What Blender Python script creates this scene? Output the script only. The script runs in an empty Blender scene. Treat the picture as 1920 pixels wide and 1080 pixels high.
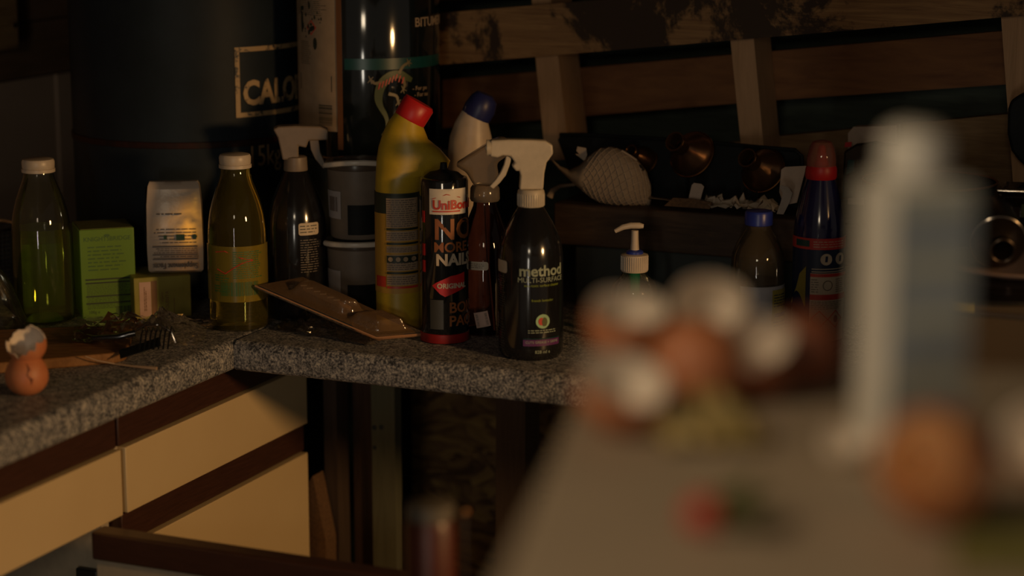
import bpy, math, random
from mathutils import Vector, Matrix, noise
sc = bpy.context.scene
COL = sc.collection
R = math.radians
# ------------------------------------------------------------ camera
F = 3950.0; PITCH = R(11.65); EYE = 1.494
cam = bpy.data.objects.new('camera', bpy.data.cameras.new('camera')); COL.objects.link(cam)
cam.location = (0, 0, EYE); cam.rotation_euler = (R(90) - PITCH, 0, 0)
cam.data.sensor_width = 36; cam.data.lens = 36 * F / 1920
cam.data.clip_start = .05
cam.data.dof.use_dof = True; cam.data.dof.focus_distance = 2.62; cam.data.dof.aperture_fstop = 2.1
sc.camera = cam
# ------------------------------------------------------------ colour management, world and lamps
sc.view_settings.view_transform = 'Standard'; sc.view_settings.look = 'None'
sc.view_settings.exposure = 0; sc.view_settings.gamma = 1; sc.view_settings.use_curve_mapping = False
w = bpy.data.worlds.new('shed_gloom'); sc.world = w; w.use_nodes = True
w.node_tree.nodes['Background'].inputs[0].default_value = (1, .82, .66, 1)
w.node_tree.nodes['Background'].inputs[1].default_value = .07
def aim(o, tgt): o.rotation_euler = (Vector(tgt) - o.location).to_track_quat('-Z', 'Y').to_euler()
def spot(name, loc, tgt, watt, col, size_deg, blend, rad):
    l = bpy.data.lights.new(name, 'SPOT'); l.energy = watt; l.color = col; l.spot_size = R(size_deg); l.spot_blend = blend; l.shadow_soft_size = rad
    l.cycles.is_caustics_light = True
    o = bpy.data.objects.new(name, l); COL.objects.link(o); o.location = loc; aim(o, tgt); return o
def area(name, loc, tgt, watt, col, sx, sy):
    l = bpy.data.lights.new(name, 'AREA'); l.shape = 'RECTANGLE'; l.size = sx; l.size_y = sy; l.energy = watt; l.color = col
    o = bpy.data.objects.new(name, l); COL.objects.link(o); o.location = loc; aim(o, tgt); return o
spot('low_warm_lamp', (1.45, 1.0, 1.36), (-.40, 2.32, .80), 82, (1, .56, .22), 43, .75, .10)
spot('side_lamp', (-.78, .50, 2.02), (.22, 1.06, 1.2), 24, (1, .76, .48), 44, .7, .05)
area('high_fill', (-.6, -2.6, 2.05), (0, 2.6, 1.0), 9, (1, .80, .55), .5, .35)  # added fill light, set high so upright sides don't mirror it
area('door_pane', (-.78, -2.7, .66), (-.2, 2.8, .7), 9, (1, .90, .74), .20, .85)
# ------------------------------------------------------------ calibrated viewing geometry (a measuring aid: pixel -> place)
cp, sp = math.cos(PITCH), math.sin(PITCH)
def ray(u, v):
    x = (u - 960) / F; k = -(v - 540) / F
    return Vector((x, cp + k * sp, -sp + k * cp))
def onz(u, v, z):
    d = ray(u, v); t = (z - EYE) / d.z; return Vector((d.x * t, d.y * t, z))
def ony(u, v, y):
    d = ray(u, v); t = y / d.y; return Vector((d.x * t, y, EYE + d.z * t))
AZ = R(23.5); D2 = Vector((math.cos(AZ), -math.sin(AZ), 0)); D1 = Vector((math.sin(AZ), math.cos(AZ), 0))
P0 = onz(437, 640, .9)                      # inner front corner of the L-shaped worktop
def W(a, b, z): p = P0 + D2 * a + D1 * b; return Vector((p.x, p.y, z))
def onb(u, v, b):
    d = ray(u, v); t = (b + P0.x * D1.x + P0.y * D1.y) / (d.x * D1.x + d.y * D1.y); p = d * t
    q = Vector((p.x - P0.x, p.y - P0.y, 0)); return (q.dot(D2), EYE + p.z)
def abof(p): q = Vector((p.x - P0.x, p.y - P0.y, 0)); return q.dot(D2), q.dot(D1)
RZ = -AZ                                    # local x = along the back worktop, local y = away
# ------------------------------------------------------------ materials
MATS = {}
def nt(name):
    m = bpy.data.materials.new(name); m.use_nodes = True; t = m.node_tree; return m, t, t.nodes['Principled BSDF']
def coords(t, scale=(1, 1, 1), kind='Object'):
    tc = t.nodes.new('ShaderNodeTexCoord'); mp = t.nodes.new('ShaderNodeMapping'); mp.inputs['Scale'].default_value = scale
    t.links.new(tc.outputs[kind], mp.inputs[0]); return mp.outputs[0]
def noise_n(t, vec, scale, detail=4, rough=.6, dist=0):
    n = t.nodes.new('ShaderNodeTexNoise'); n.inputs['Scale'].default_value = scale; n.inputs['Detail'].default_value = detail
    n.inputs['Roughness'].default_value = rough; n.inputs['Distortion'].default_value = dist; t.links.new(vec, n.inputs['Vector']); return n.outputs['Fac']
def ramp(t, fac, stops):
    r = t.nodes.new('ShaderNodeValToRGB'); e = r.color_ramp.elements
    while len(e) < len(stops): e.new(.5)
    for i, (p, c) in enumerate(stops): e[i].position = p; e[i].color = (*c, 1)
    t.links.new(fac, r.inputs[0]); return r.outputs[0]
def bumpn(t, fac, st, dist=.002):
    b = t.nodes.new('ShaderNodeBump'); b.inputs['Strength'].default_value = st; b.inputs['Distance'].default_value = dist
    t.links.new(fac, b.inputs['Height']); return b.outputs[0]
def mat(name, c, rough=.5, metal=0, c2=None, ns=60, bump=0, coat=0, lo=.35, hi=.7, stretch=(1, 1, 1), trans=0, sss=0, spec=.5):
    m, t, p = nt(name); MATS[name] = m
    p.inputs['Base Color'].default_value = (*c, 1); p.inputs['Roughness'].default_value = rough; p.inputs['Metallic'].default_value = metal
    p.inputs['Coat Weight'].default_value = coat; p.inputs['Coat Roughness'].default_value = .08; p.inputs['Specular IOR Level'].default_value = spec
    if trans: p.inputs['Transmission Weight'].default_value = trans
    if sss: p.inputs['Subsurface Weight'].default_value = sss; p.inputs['Subsurface Radius'].default_value = (.01, .006, .004)
    if c2 is None: c2 = tuple(x * .85 for x in c)
    v = coords(t, stretch); n = noise_n(t, v, ns)
    t.links.new(ramp(t, n, [(lo, c2), (hi, c)]), p.inputs['Base Color'])
    if bump: t.links.new(bumpn(t, n, bump), p.inputs['Normal'])
    return m
def wood(name, c1, c2, stretch, ns=9, rough=.6, stain=None, bump=.3):
    m, t, p = nt(name); MATS[name] = m; p.inputs['Roughness'].default_value = rough; p.inputs['Specular IOR Level'].default_value = .25
    v = coords(t, stretch); n = noise_n(t, v, ns, 6, .65, 1.2)
    col = ramp(t, n, [(.3, c2), (.7, c1)])
    if stain:
        v2 = coords(t, (1, 1, 1)); n2 = noise_n(t, v2, stain[1], 8, .7, .3)
        f = ramp(t, n2, [(stain[2], (0, 0, 0)), (stain[2] + .05, (1, 1, 1))])
        mx = t.nodes.new('ShaderNodeMix'); mx.data_type = 'RGBA'; t.links.new(f, mx.inputs[0]); t.links.new(col, mx.inputs[6]); mx.inputs[7].default_value = (*stain[0], 1); col = mx.outputs[2]
    t.links.new(col, p.inputs['Base Color']); t.links.new(bumpn(t, n, bump), p.inputs['Normal']); return m
def clear(name, tint, haze=0, hazecol=(1, 1, 1), ior=1.35, rough=.02, bump=0, bs=30):
    # thin-walled clear glass or plastic: tinted see-through, fresnel reflection, a little milky scatter
    m = bpy.data.materials.new(name); m.use_nodes = True; t = m.node_tree; t.nodes.clear(); MATS[name] = m
    o = t.nodes.new('ShaderNodeOutputMaterial'); tr = t.nodes.new('ShaderNodeBsdfTransparent'); tr.inputs[0].default_value = (*tint, 1)
    gl = t.nodes.new('ShaderNodeBsdfGlossy'); gl.inputs['Roughness'].default_value = rough; gl.inputs[0].default_value = (1, 1, 1, 1)
    fr = t.nodes.new('ShaderNodeFresnel'); fr.inputs[0].default_value = ior
    base = tr.outputs[0]
    if haze:
        d = t.nodes.new('ShaderNodeBsdfDiffuse'); d.inputs[0].default_value = (*hazecol, 1); tl = t.nodes.new('ShaderNodeBsdfTranslucent'); tl.inputs[0].default_value = (*hazecol, 1)
        h = t.nodes.new('ShaderNodeMixShader'); h.inputs[0].default_value = .5; t.links.new(d.outputs[0], h.inputs[1]); t.links.new(tl.outputs[0], h.inputs[2])
        a = t.nodes.new('ShaderNodeMixShader'); a.inputs[0].default_value = haze; t.links.new(tr.outputs[0], a.inputs[1]); t.links.new(h.outputs[0], a.inputs[2]); base = a.outputs[0]
    mx = t.nodes.new('ShaderNodeMixShader'); t.links.new(fr.outputs[0], mx.inputs[0]); t.links.new(base, mx.inputs[1]); t.links.new(gl.outputs[0], mx.inputs[2])
    if bump:
        b = bumpn(t, noise_n(t, coords(t), bs, 3), bump, .004); t.links.new(b, gl.inputs['Normal']); t.links.new(b, fr.inputs['Normal'])
    t.links.new(mx.outputs[0], o.inputs[0]); return m
def refr(name, c, ior=1.33):
    m, t, p = nt(name); MATS[name] = m; p.inputs['Base Color'].default_value = (*c, 1); p.inputs['Transmission Weight'].default_value = .972; p.inputs['IOR'].default_value = ior; p.inputs['Roughness'].default_value = 0
    return m
def worn(name, c, base, ns=55, cut=.47):
    m, t, p = nt(name); MATS[name] = m; p.inputs['Roughness'].default_value = .55
    n = noise_n(t, coords(t), ns, 8, .75, .4); t.links.new(ramp(t, n, [(cut - .03, base), (cut + .03, c)]), p.inputs['Base Color']); return m
def granite(name):
    m, t, p = nt(name); MATS[name] = m; p.inputs['Roughness'].default_value = .5; p.inputs['Specular IOR Level'].default_value = .3
    v = coords(t); n = noise_n(t, v, 320, 3, .7); n2 = noise_n(t, v, 90, 4, .6)
    mx = t.nodes.new('ShaderNodeMath'); mx.operation = 'MULTIPLY_ADD'; mx.inputs[1].default_value = .35; t.links.new(n2, mx.inputs[0])
    s = t.nodes.new('ShaderNodeMath'); s.operation = 'MULTIPLY'; s.inputs[1].default_value = .65; t.links.new(n, s.inputs[0]); t.links.new(s.outputs[0], mx.inputs[2])
    t.links.new(ramp(t, mx.outputs[0], [(.40, (.028, .03, .036)), (.47, (.12, .125, .14)), (.53, (.25, .25, .26)), (.62, (.5, .48, .44))]), p.inputs['Base Color']); return m
def osb(name):
    m, t, p = nt(name); MATS[name] = m; p.inputs['Roughness'].default_value = .7
    v = coords(t, (1, 1, 2.6)); d = t.nodes.new('ShaderNodeTexNoise'); d.inputs['Scale'].default_value = 5; t.links.new(v, d.inputs['Vector'])
    add = t.nodes.new('ShaderNodeVectorMath'); add.operation = 'MULTIPLY_ADD'; add.inputs[1].default_value = (.35, .35, .35); t.links.new(d.outputs['Color'], add.inputs[0]); t.links.new(v, add.inputs[2])
    vo = t.nodes.new('ShaderNodeTexVoronoi'); vo.inputs['Scale'].default_value = 42; t.links.new(add.outputs[0], vo.inputs['Vector'])
    t.links.new(ramp(t, vo.outputs['Color'], [(.15, (.10, .055, .028)), (.5, (.22, .13, .06)), (.9, (.40, .27, .10))]), p.inputs['Base Color'])
    t.links.new(bumpn(t, vo.outputs['Distance'], .5, .004), p.inputs['Normal']); return m
refr('water_yellow', (.97, .80, .16)); granite('granite'); osb('osb')
mat('cream', (.60, .47, .27), .45, c2=(.57, .44, .25), ns=6)
mat('brown_rail', (.055, .022, .014), .38, c2=(.04, .016, .01), ns=30, stretch=(1, 1, 12))
mat('carcass', (.42, .36, .27), .6)
mat('chipboard', (.15, .08, .035), .8, c2=(.08, .04, .017), ns=300)
mat('floor', (.06, .045, .035), .8, c2=(.03, .02, .015), ns=7)
mat('panel_grey', (.34, .25, .19), .6, ns=4, spec=.2)
wood('dark_boards', (.16, .095, .055), (.09, .055, .032), (.6, .6, 8))
wood('green_boards', (.07, .092, .072), (.032, .042, .034), (1.5, 1.5, 14), ns=6)
wood('pale_stud', (.55, .33, .18), (.42, .25, .13), (14, 14, .8))
wood('slat_old', (.42, .24, .10), (.20, .10, .045), (.8, .8, 16), stain=((.05, .03, .018), 7, .50))
wood('slat_red', (.27, .12, .045), (.15, .06, .025), (1.2, 1.2, 9), ns=5)
wood('slat_low', (.30, .19, .09), (.17, .10, .045), (.8, .8, 14))
wood('dark_plank', (.075, .048, .032), (.035, .023, .017), (1, 1, 9), stain=((.09, .05, .025), 10, .6))
wood('post_dark', (.07, .048, .035), (.045, .03, .022), (9, 9, .7))
wood('post_brown', (.07, .04, .025), (.04, .022, .014), (9, 9, .7))
wood('post_grey', (.12, .12, .08), (.09, .09, .06), (8, 8, .7))
wood('board_wood', (.30, .15, .055), (.13, .06, .022), (3, 14, 3), stain=((.36, .20, .08), 12, .66))
mat('black', (.010, .012, .013), .55, spec=.15); mat('copper_rim', (.45, .19, .07), .35, .4); mat('black_gloss', (.008, .009, .010), .10, coat=.6)
mat('black_matte', (.032, .042, .043), .8)
mat('gas_blue', (.016, .024, .034), .5, c2=(.011, .016, .022), ns=9, bump=.05, spec=.12)
mat('rust', (.035, .009, .006), .6, c2=(.012, .006, .005), ns=40, spec=.2)
mat('white_plastic', (.74, .68, .60), .35, sss=.15); mat('white_print', (.70, .64, .56), .55)
mat('white_trigger', (.50, .44, .35), .38); mat('trigger_shaded', (.20, .155, .12), .45); mat('grey_plastic', (.20, .165, .135), .45)  # back spray's trigger: the white one darkened, its shade put into the colour
mat('cap_milky', (.55, .47, .38), .38)
clear('glass', (.96, .97, .93), .02, (.8, .8, .6)); clear('liquid_yellow', (.93, .86, .38), .12, (.75, .62, .12))
clear('label_film', (.90, .80, .30), .40, (.55, .45, .08), 1.4, .2); clear('liquid_green', (.72, .80, .25), .07, (.5, .6, .08)); clear('film', (.95, .92, .88), .03, (.7, .6, .45), 1.4, .05, .5, 60)
clear('amber_clam', (.80, .66, .50), .22, (.8, .5, .28), 1.45, .08, .4, 60); clear('amber_edge', (.80, .66, .50), .6, (.85, .5, .28), 1.5, .1); clear('smoke', (.34, .30, .28), .03, (.4, .3, .25))
clear('clear_dark', (.55, .47, .42), .03, (.5, .35, .25)); clear('purple_clear', (.30, .20, .20), .03, (.15, .06, .07)); clear('hazy_clear', (.9, .86, .78), .16, (.55, .42, .26))
clear('milky', (.55, .50, .44), .42, (.48, .40, .32), 1.4, .15); clear('tub', (.5, .46, .42), .35, (.34, .27, .22), 1.4, .25)
clear('green_tube', (.05, .6, .35), .3, (.02, .55, .3)); clear('box_clear', (.72, .66, .55), .42, (.42, .30, .17), 1.4, .1)
clear('pink_clear', (.90, .72, .65), .35, (.85, .42, .32))
mat('tea_green', (.13, .25, .022), .4, c2=(.115, .23, .02), ns=20); mat('tea_side', (.13, .14, .03), .5)
mat('olive_box', (.30, .27, .045), .5); mat('olive_side', (.13, .11, .03), .5)
mat('ink', (.02, .03, .02), .5); mat('ink_green', (.05, .13, .03), .5); mat('ink_grey', (.16, .12, .10), .5); mat('red_ink', (.55, .05, .03), .4)
mat('label_yellow', (.34, .28, .05), .5); mat('label_pink', (.55, .36, .30), .5); mat('brown_ink', (.20, .10, .04), .5)
mat('foil_pack', (.66, .54, .44), .28, c2=(.60, .49, .40), ns=35, bump=.35)
mat('egg_brown', (.52, .20, .085), .5, c2=(.50, .17, .07), ns=120, sss=.1); mat('egg_dark', (.24, .075, .035), .5, sss=.1)
mat('egg_inside', (.85, .74, .62), .5, sss=.15); mat('egg_orange', (.95, .60, .28), .5, sss=.15)  # the orange inside has light through the shell painted in
mat('bottle_yellow', (.52, .36, .025), .38, sss=.1); mat('bottle_white', (.62, .50, .38), .4, sss=.1)
mat('cap_red', (.55, .018, .02), .4); mat('cap_navy', (.02, .025, .12), .4); mat('cap_blue', (.025, .045, .32), .32)
mat('pale_yellow', (.40, .35, .05), .5); mat('amber_print', (.50, .28, .04), .5)
mat('orange_ink', (.30, .10, .025), .5); mat('grey_print', (.05, .05, .045), .45); mat('dark_red', (.28, .012, .012), .4)
mat('tin_black', (.006, .009, .010), .09, coat=.8); mat('teal', (.006, .06, .06), .3); mat('copper_seam', (.22, .09, .035), .45, .4)
mat('gecko', (.055, .075, .018), .4); mat('gecko_pale', (.17, .13, .06), .4); mat('print_cream', (.40, .29, .19), .55)
mat('mask', (.29, .225, .165), .85, ns=200); mat('mask_net', (.42, .33, .25), .6); mat('brass', (.55, .27, .10), .22, 1.0); mat('dull_brass', (.30, .16, .08), .3, .9)
mat('chrome', (.55, .48, .40), .15, 1.0); mat('paper', (.46, .37, .28), .7); mat('card', (.52, .40, .32), .6)
mat('blue_bottle', (.012, .012, .075), .14, coat=.5); mat('red_label', (.55, .045, .035), .4); mat('label_white', (.60, .50, .38), .4)
mat('navy_label', (.012, .025, .07), .35); mat('label_grey', (.40, .38, .40), .5)
mat('table_white', (.44, .345, .245), .55, ns=5); mat('carton_white', (.74, .70, .62), .5); mat('carton_blue', (.28, .31, .33), .5); mat('carton_pale', (.42, .42, .34), .5)
mat('strawberry', (.55, .03, .015), .35); mat('leaf', (.07, .085, .015), .5); mat('wrapper', (.55, .38, .14), .5, c2=(.30, .24, .08), ns=90, bump=.4)
mat('olive_plate', (.22, .20, .06), .5); mat('jar_red', (.075, .014, .006), .4, c2=(.05, .01, .005), ns=30); mat('jar_lid', (.09, .08, .065), .5)
mat('purple', (.10, .02, .12), .4); mat('lime_ink', (.25, .32, .03), .4); mat('method_ink', (.30, .36, .28), .4); mat('seal_green', (.30, .50, .30), .4)
mat('pan_dark', (.07, .05, .035), .25, .8); mat('plate_white', (.42, .30, .26), .4); mat('bottle_black', (.010, .010, .011), .14, coat=.4)
mat('straw', (.40, .28, .18), .6); mat('hinge', (.05, .05, .05), .4, .6)
worn('worn_paint', (.36, .25, .13), (.014, .021, .030), 75, .44); worn('worn_dark', (.26, .18, .10), (.014, .021, .030), 80, .42)
# ------------------------------------------------------------ geometry helpers: every one returns (verts, faces)
def join(*gs):
    V = []; Fa = []
    for v, f in (q[:2] for q in gs):
        n = len(V); V += [tuple(x) for x in v]; Fa += [tuple(i + n for i in q) for q in f]
    return V, Fa
def xf(g, M): return [tuple(M @ Vector(v)) for v in g[0]], g[1]
def move(g, x=0, y=0, z=0): return xf(g, Matrix.Translation((x, y, z)))
def rot(g, ang, ax): return xf(g, Matrix.Rotation(ang, 4, ax))
def box(x0, x1, y0, y1, z0, z1):
    v = [(x, y, z) for x in (x0, x1) for y in (y0, y1) for z in (z0, z1)]
    return v, [(0, 1, 3, 2), (4, 6, 7, 5), (0, 4, 5, 1), (2, 3, 7, 6), (0, 2, 6, 4), (1, 5, 7, 3)]
def lathe(prof, seg=40, cap=True):
    V = []; Fa = []; n = len(prof)
    for r, z in prof:
        for k in range(seg): a = 2 * math.pi * k / seg; V.append((r * math.cos(a), r * math.sin(a), z))
    for i in range(n - 1):
        for k in range(seg):
            k2 = (k + 1) % seg; Fa.append((i * seg + k, i * seg + k2, (i + 1) * seg + k2, (i + 1) * seg + k))
    if cap:
        Fa.append(tuple(reversed(range(seg)))); Fa.append(tuple(range((n - 1) * seg, n * seg)))
    return V, Fa
def tube(path, r, seg=10):
    V = []; Fa = []; P = [Vector(p) for p in path]; n = len(P); rs = r if isinstance(r, (list, tuple)) else [r] * n
    up = Vector((0, 0, 1))
    for i, p in enumerate(P):
        d = (P[min(i + 1, n - 1)] - P[max(i - 1, 0)]).normalized()
        s = d.cross(up); s = s.normalized() if s.length > 1e-3 else Vector((1, 0, 0)); t = s.cross(d)
        for k in range(seg): a = 2 * math.pi * k / seg; V.append(tuple(p + s * math.cos(a) * rs[i] + t * math.sin(a) * rs[i]))
    for i in range(n - 1):
        for k in range(seg): k2 = (k + 1) % seg; Fa.append((i * seg + k, i * seg + k2, (i + 1) * seg + k2, (i + 1) * seg + k))
    Fa.append(tuple(reversed(range(seg)))); Fa.append(tuple(range((n - 1) * seg, n * seg))); return V, Fa
def prism(poly, y0, y1):           # outline in local x,z extruded along local y
    n = len(poly); V = [(x, y0, z) for x, z in poly] + [(x, y1, z) for x, z in poly]
    Fa = [tuple(range(n)), tuple(reversed(range(n, 2 * n)))] + [(i, i + n, (i + 1) % n + n, (i + 1) % n) for i in range(n)]
    return V, Fa
def rrect(x0, x1, z0, z1, r, k=5):
    P = []
    for cx, cz, a in ((x1 - r, z1 - r, 0), (x0 + r, z1 - r, 90), (x0 + r, z0 + r, 180), (x1 - r, z0 + r, 270)):
        for i in range(k + 1): t = R(a + 90 * i / k); P.append((cx + r * math.cos(t), cz + r * math.sin(t)))
    return P
def sheet(x0, x1, z0, z1, nx=24, nz=4, y=0, th=.0004):
    V = []; Fa = []
    for s in (0, 1):
        for i in range(nx + 1):
            for j in range(nz + 1): V.append((x0 + (x1 - x0) * i / nx, y + s * th, z0 + (z1 - z0) * j / nz))
    m = (nx + 1) * (nz + 1); q = nz + 1
    for i in range(nx):
        for j in range(nz):
            a = i * q + j; Fa.append((a, a + q, a + q + 1, a + 1)); Fa.append((a + m, a + m + 1, a + m + q + 1, a + m + q))
    for i in range(nx): a = i * q; Fa.append((a, a + m, a + m + q, a + q)); a += nz; Fa.append((a, a + q, a + m + q, a + m))
    for j in range(nz): a = j; Fa.append((a, a + 1, a + m + 1, a + m)); a = nx * q + j; Fa.append((a, a + m, a + m + 1, a + 1))
    return V, Fa
CUR = [.9, 2.6]
def bend(g, rad, a0=0):            # wrap the x,z drawing round an upright cylinder, -y is outwards; heights were measured at the axis
    rf = rad if callable(rad) else (lambda z: rad)
    g = ([(x, y, z + rf(z) * .9 * (EYE - CUR[0] - z) / CUR[1]) for x, y, z in g[0]], g[1])
    return [(((rf(z) - y) * math.sin(x / rf(z) + a0)), -(rf(z) - y) * math.cos(x / rf(z) + a0), z) for x, y, z in g[0]], g[1]
FONT = {}
def text(s, h, x=0, z=0, align='CENTER', bold=0, sx=1, ext=.0002):
    c = bpy.data.curves.new('t', 'FONT'); c.body = s; c.size = h * 1.38; c.align_x = align; c.extrude = ext; c.offset = bold * h; c.resolution_u = 3
    o = bpy.data.objects.new('t', c); COL.objects.link(o); dg = bpy.context.evaluated_depsgraph_get()
    m = bpy.data.meshes.new_from_object(o.evaluated_get(dg)); V = [(v.co.x * sx + x, -v.co.z, v.co.y + z) for v in m.vertices]; Fa = [tuple(p.vertices) for p in m.polygons]
    bpy.data.objects.remove(o); bpy.data.curves.remove(c); bpy.data.meshes.remove(m); return V, Fa
def micro(x0, x1, z0, z1, rows, seed=1, fill=.5, th=.0002, ragged=.2):   # lines of print too small to read
    rd = random.Random(seed); gs = []; p = (z1 - z0) / rows
    for i in range(rows):
        z = z1 - (i + .5) * p; x = x0; xe = x1 - (x1 - x0) * ragged * rd.random()
        while x < xe:
            wd = rd.uniform(.6, 2.6) * p; gs.append(box(x, min(x + wd, xe), -th, 0, z - p * fill / 2, z + p * fill / 2)); x += wd + p * .45
    return join(*gs)
def barcode(x0, x1, z0, z1, n=16, seed=3, vert=True):
    rd = random.Random(seed); gs = []
    for i in range(n):
        if vert: x = x0 + (x1 - x0) * i / n; gs.append(box(x, x + (x1 - x0) / n * rd.uniform(.25, .75), -.0003, 0, z0, z1))
        else: z = z0 + (z1 - z0) * i / n; gs.append(box(x0, x1, -.0003, 0, z, z + (z1 - z0) / n * rd.uniform(.25, .75)))
    return join(*gs)
def strip(cols):                       # patch given as columns (x, bottom, top)
    return [(x, y, z) for y in (-.0004,) for x, a, b in cols for z in (a, b)], [(2 * i, 2 * i + 2, 2 * i + 3, 2 * i + 1) for i in range(len(cols) - 1)]
def rsheet(x0, x1, z0, z1, r, n=16):
    c_ = []
    for i in range(n + 1):
        x = x0 + (x1 - x0) * (1 - math.cos(math.pi * i / n)) / 2; d = min(x - x0, x1 - x); k = r - math.sqrt(max(0, r * r - (r - d) ** 2)) if d < r else 0
        c_.append((x, z0 + k, z1 - k))
    return strip(c_)
def frame(x0, x1, z0, z1, w, th=.0004, n=10):
    return join(sheet(x0, x1, z1 - w, z1, n, 1, -th, th), sheet(x0, x1, z0, z0 + w, n, 1, -th, th), sheet(x0, x0 + w, z0 + w, z1 - w, 1, n, -th, th), sheet(x1 - w, x1, z0 + w, z1 - w, 1, n, -th, th))
def diamond(cx, cz, s, w=.12):
    gs = []
    for k in range(4):
        a = R(90 * k); b = R(90 * k + 90); o = 1; i = 1 - w
        gs.append(prism([(cx + s * math.cos(a), cz + s * math.sin(a)), (cx + s * math.cos(b), cz + s * math.sin(b)), (cx + s * i * math.cos(b), cz + s * i * math.sin(b)), (cx + s * i * math.cos(a), cz + s * i * math.sin(a))], -.0004, 0))
    return join(*gs)
def disc(cx, cz, r, th=.0004, seg=24, sz=1): return prism([(cx + r * math.cos(2 * math.pi * k / seg), cz + sz * r * math.sin(2 * math.pi * k / seg)) for k in range(seg)], -th, 0)
def ring(R0, r, seg=48, s2=8):
    V = []; Fa = []
    for i in range(seg):
        a = 2 * math.pi * i / seg
        for j in range(s2): b = 2 * math.pi * j / s2; V.append(((R0 + r * math.cos(b)) * math.cos(a), (R0 + r * math.cos(b)) * math.sin(a), r * math.sin(b)))
    for i in range(seg):
        for j in range(s2): i2 = (i + 1) % seg; j2 = (j + 1) % s2; Fa.append((i * s2 + j, i2 * s2 + j, i2 * s2 + j2, i * s2 + j2))
    return V, Fa
def ribbon(P, ws, y=-.0009, n=6):       # flat smooth stroke in x,z
    C_ = []; Wd = []
    for i in range(len(P) - 1):
        a, b, c_, d_ = P[max(i - 1, 0)], P[i], P[i + 1], P[min(i + 2, len(P) - 1)]
        for k in range(n):
            s = k / n; f_ = lambda p0, p1, p2, p3: .5 * (2 * p1 + (p2 - p0) * s + (2 * p0 - 5 * p1 + 4 * p2 - p3) * s * s + (3 * p1 - p0 - 3 * p2 + p3) * s ** 3)
            C_.append((f_(a[0], b[0], c_[0], d_[0]), f_(a[1], b[1], c_[1], d_[1]))); Wd.append(ws[i] * (1 - s) + ws[i + 1] * s)
    C_.append(P[-1]); Wd.append(ws[-1]); V = []; Fa = []
    for i, p in enumerate(C_):
        q_ = C_[min(i + 1, len(C_) - 1)]; o_ = C_[max(i - 1, 0)]; dx, dz = q_[0] - o_[0], q_[1] - o_[1]; l = math.hypot(dx, dz) or 1
        V += [(p[0] - dz / l * Wd[i], y, p[1] + dx / l * Wd[i]), (p[0] + dz / l * Wd[i], y, p[1] - dx / l * Wd[i])]
    for i in range(len(C_) - 1): Fa.append((2 * i, 2 * i + 1, 2 * i + 3, 2 * i + 2))
    return V, Fa
def mobj(name, g, m, parent=None, label=None, smooth=True, bevel=0, kind=None, angle=40, mats=None, idx=None):
    me = bpy.data.meshes.new(name); me.from_pydata([tuple(v) for v in g[0]], [], g[1]); me.update()
    o = bpy.data.objects.new(name, me); COL.objects.link(o)
    for q in (mats or [m]): me.materials.append(MATS[q])
    if idx: me.polygons.foreach_set('material_index', idx)
    if parent is not None: o.parent = parent
    elif len(g) == 3: o.location = (P0.x, P0.y, 0); o.rotation_euler = (0, 0, RZ)
    if label: o['label'] = label
    if kind: o['kind'] = kind
    if bevel:
        b = o.modifiers.new('bevel', 'BEVEL'); b.width = bevel; b.segments = 3; b.limit_method = 'ANGLE'
    if smooth:
        me.polygons.foreach_set('use_smooth', [True] * len(me.polygons)); me.set_sharp_from_angle(angle=R(angle))
    return o
class T:
    def __init__(s, name, label, cat, loc, rz=0, group=None, rotm=None):
        s.o = bpy.data.objects.new(name, None); COL.objects.link(s.o); s.o.empty_display_size = .02; s.o.location = loc
        s.o.rotation_euler = rotm.to_euler() if rotm is not None else (0, 0, rz)
        s.o['label'] = label; s.o['category'] = cat
        if group: s.o['group'] = group
    def p(s, name, g, m, parent=None, **k): return mobj(name, g, m, parent or s.o, **k)
def solo(name, label, cat, g, m, group=None, loc=None, rz=0, **k):
    o = mobj(name, g, m, **k); o['label'] = label; o['category'] = cat
    if loc is not None: o.location = loc; o.rotation_euler = (0, 0, rz)
    if group: o['group'] = group
    return o
def struct(name, g, m, label=None, **k):
    o = mobj(name, g, m, kind='structure', **k)
    if label: o['label'] = label
    return o
def facing(P): return math.atan2(-P.x, P.y)
class Px:                             # an upright thing standing at P: heights and radii measured at its own distance
    def __init__(s, u, v, z=.9, y=None):
        s.P = onz(u, v, z) if y is None else ony(u, v, y)
        if y is not None: s.P.z = z
        CUR[0] = s.P.z; CUR[1] = s.P.y
        s.u = u; s.t = (s.P - Vector((0, 0, EYE))).dot(Vector((0, cp, -sp))); s.k = s.t / F; s.rz = facing(s.P)
    def z(s, v): return ony(s.u, v, s.P.y).z - s.P.z
    def r(s, px): return px * s.k
    def prof(s, pts): return [(hw * s.k, s.z(v)) for v, hw in pts]
    def x(s, u): return (u - s.u) * s.k
def abox(a0, a1, b0, b1, z0, z1): return (*box(a0, a1, b0, b1, z0, z1), 1)      # drawn in the shed's own a,b,z frame
def bquad(px, b, th):                 # a board lying in the plane b = const, corners taken where they stand
    c = [onb(u, v, b) for u, v in px]; V = [(a, b, z) for a, z in c] + [(a, b + th, z) for a, z in c]; n = len(c)
    return V, [tuple(range(n)), tuple(reversed(range(n, 2 * n)))] + [(i, i + n, (i + 1) % n + n, (i + 1) % n) for i in range(n)], 1
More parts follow.
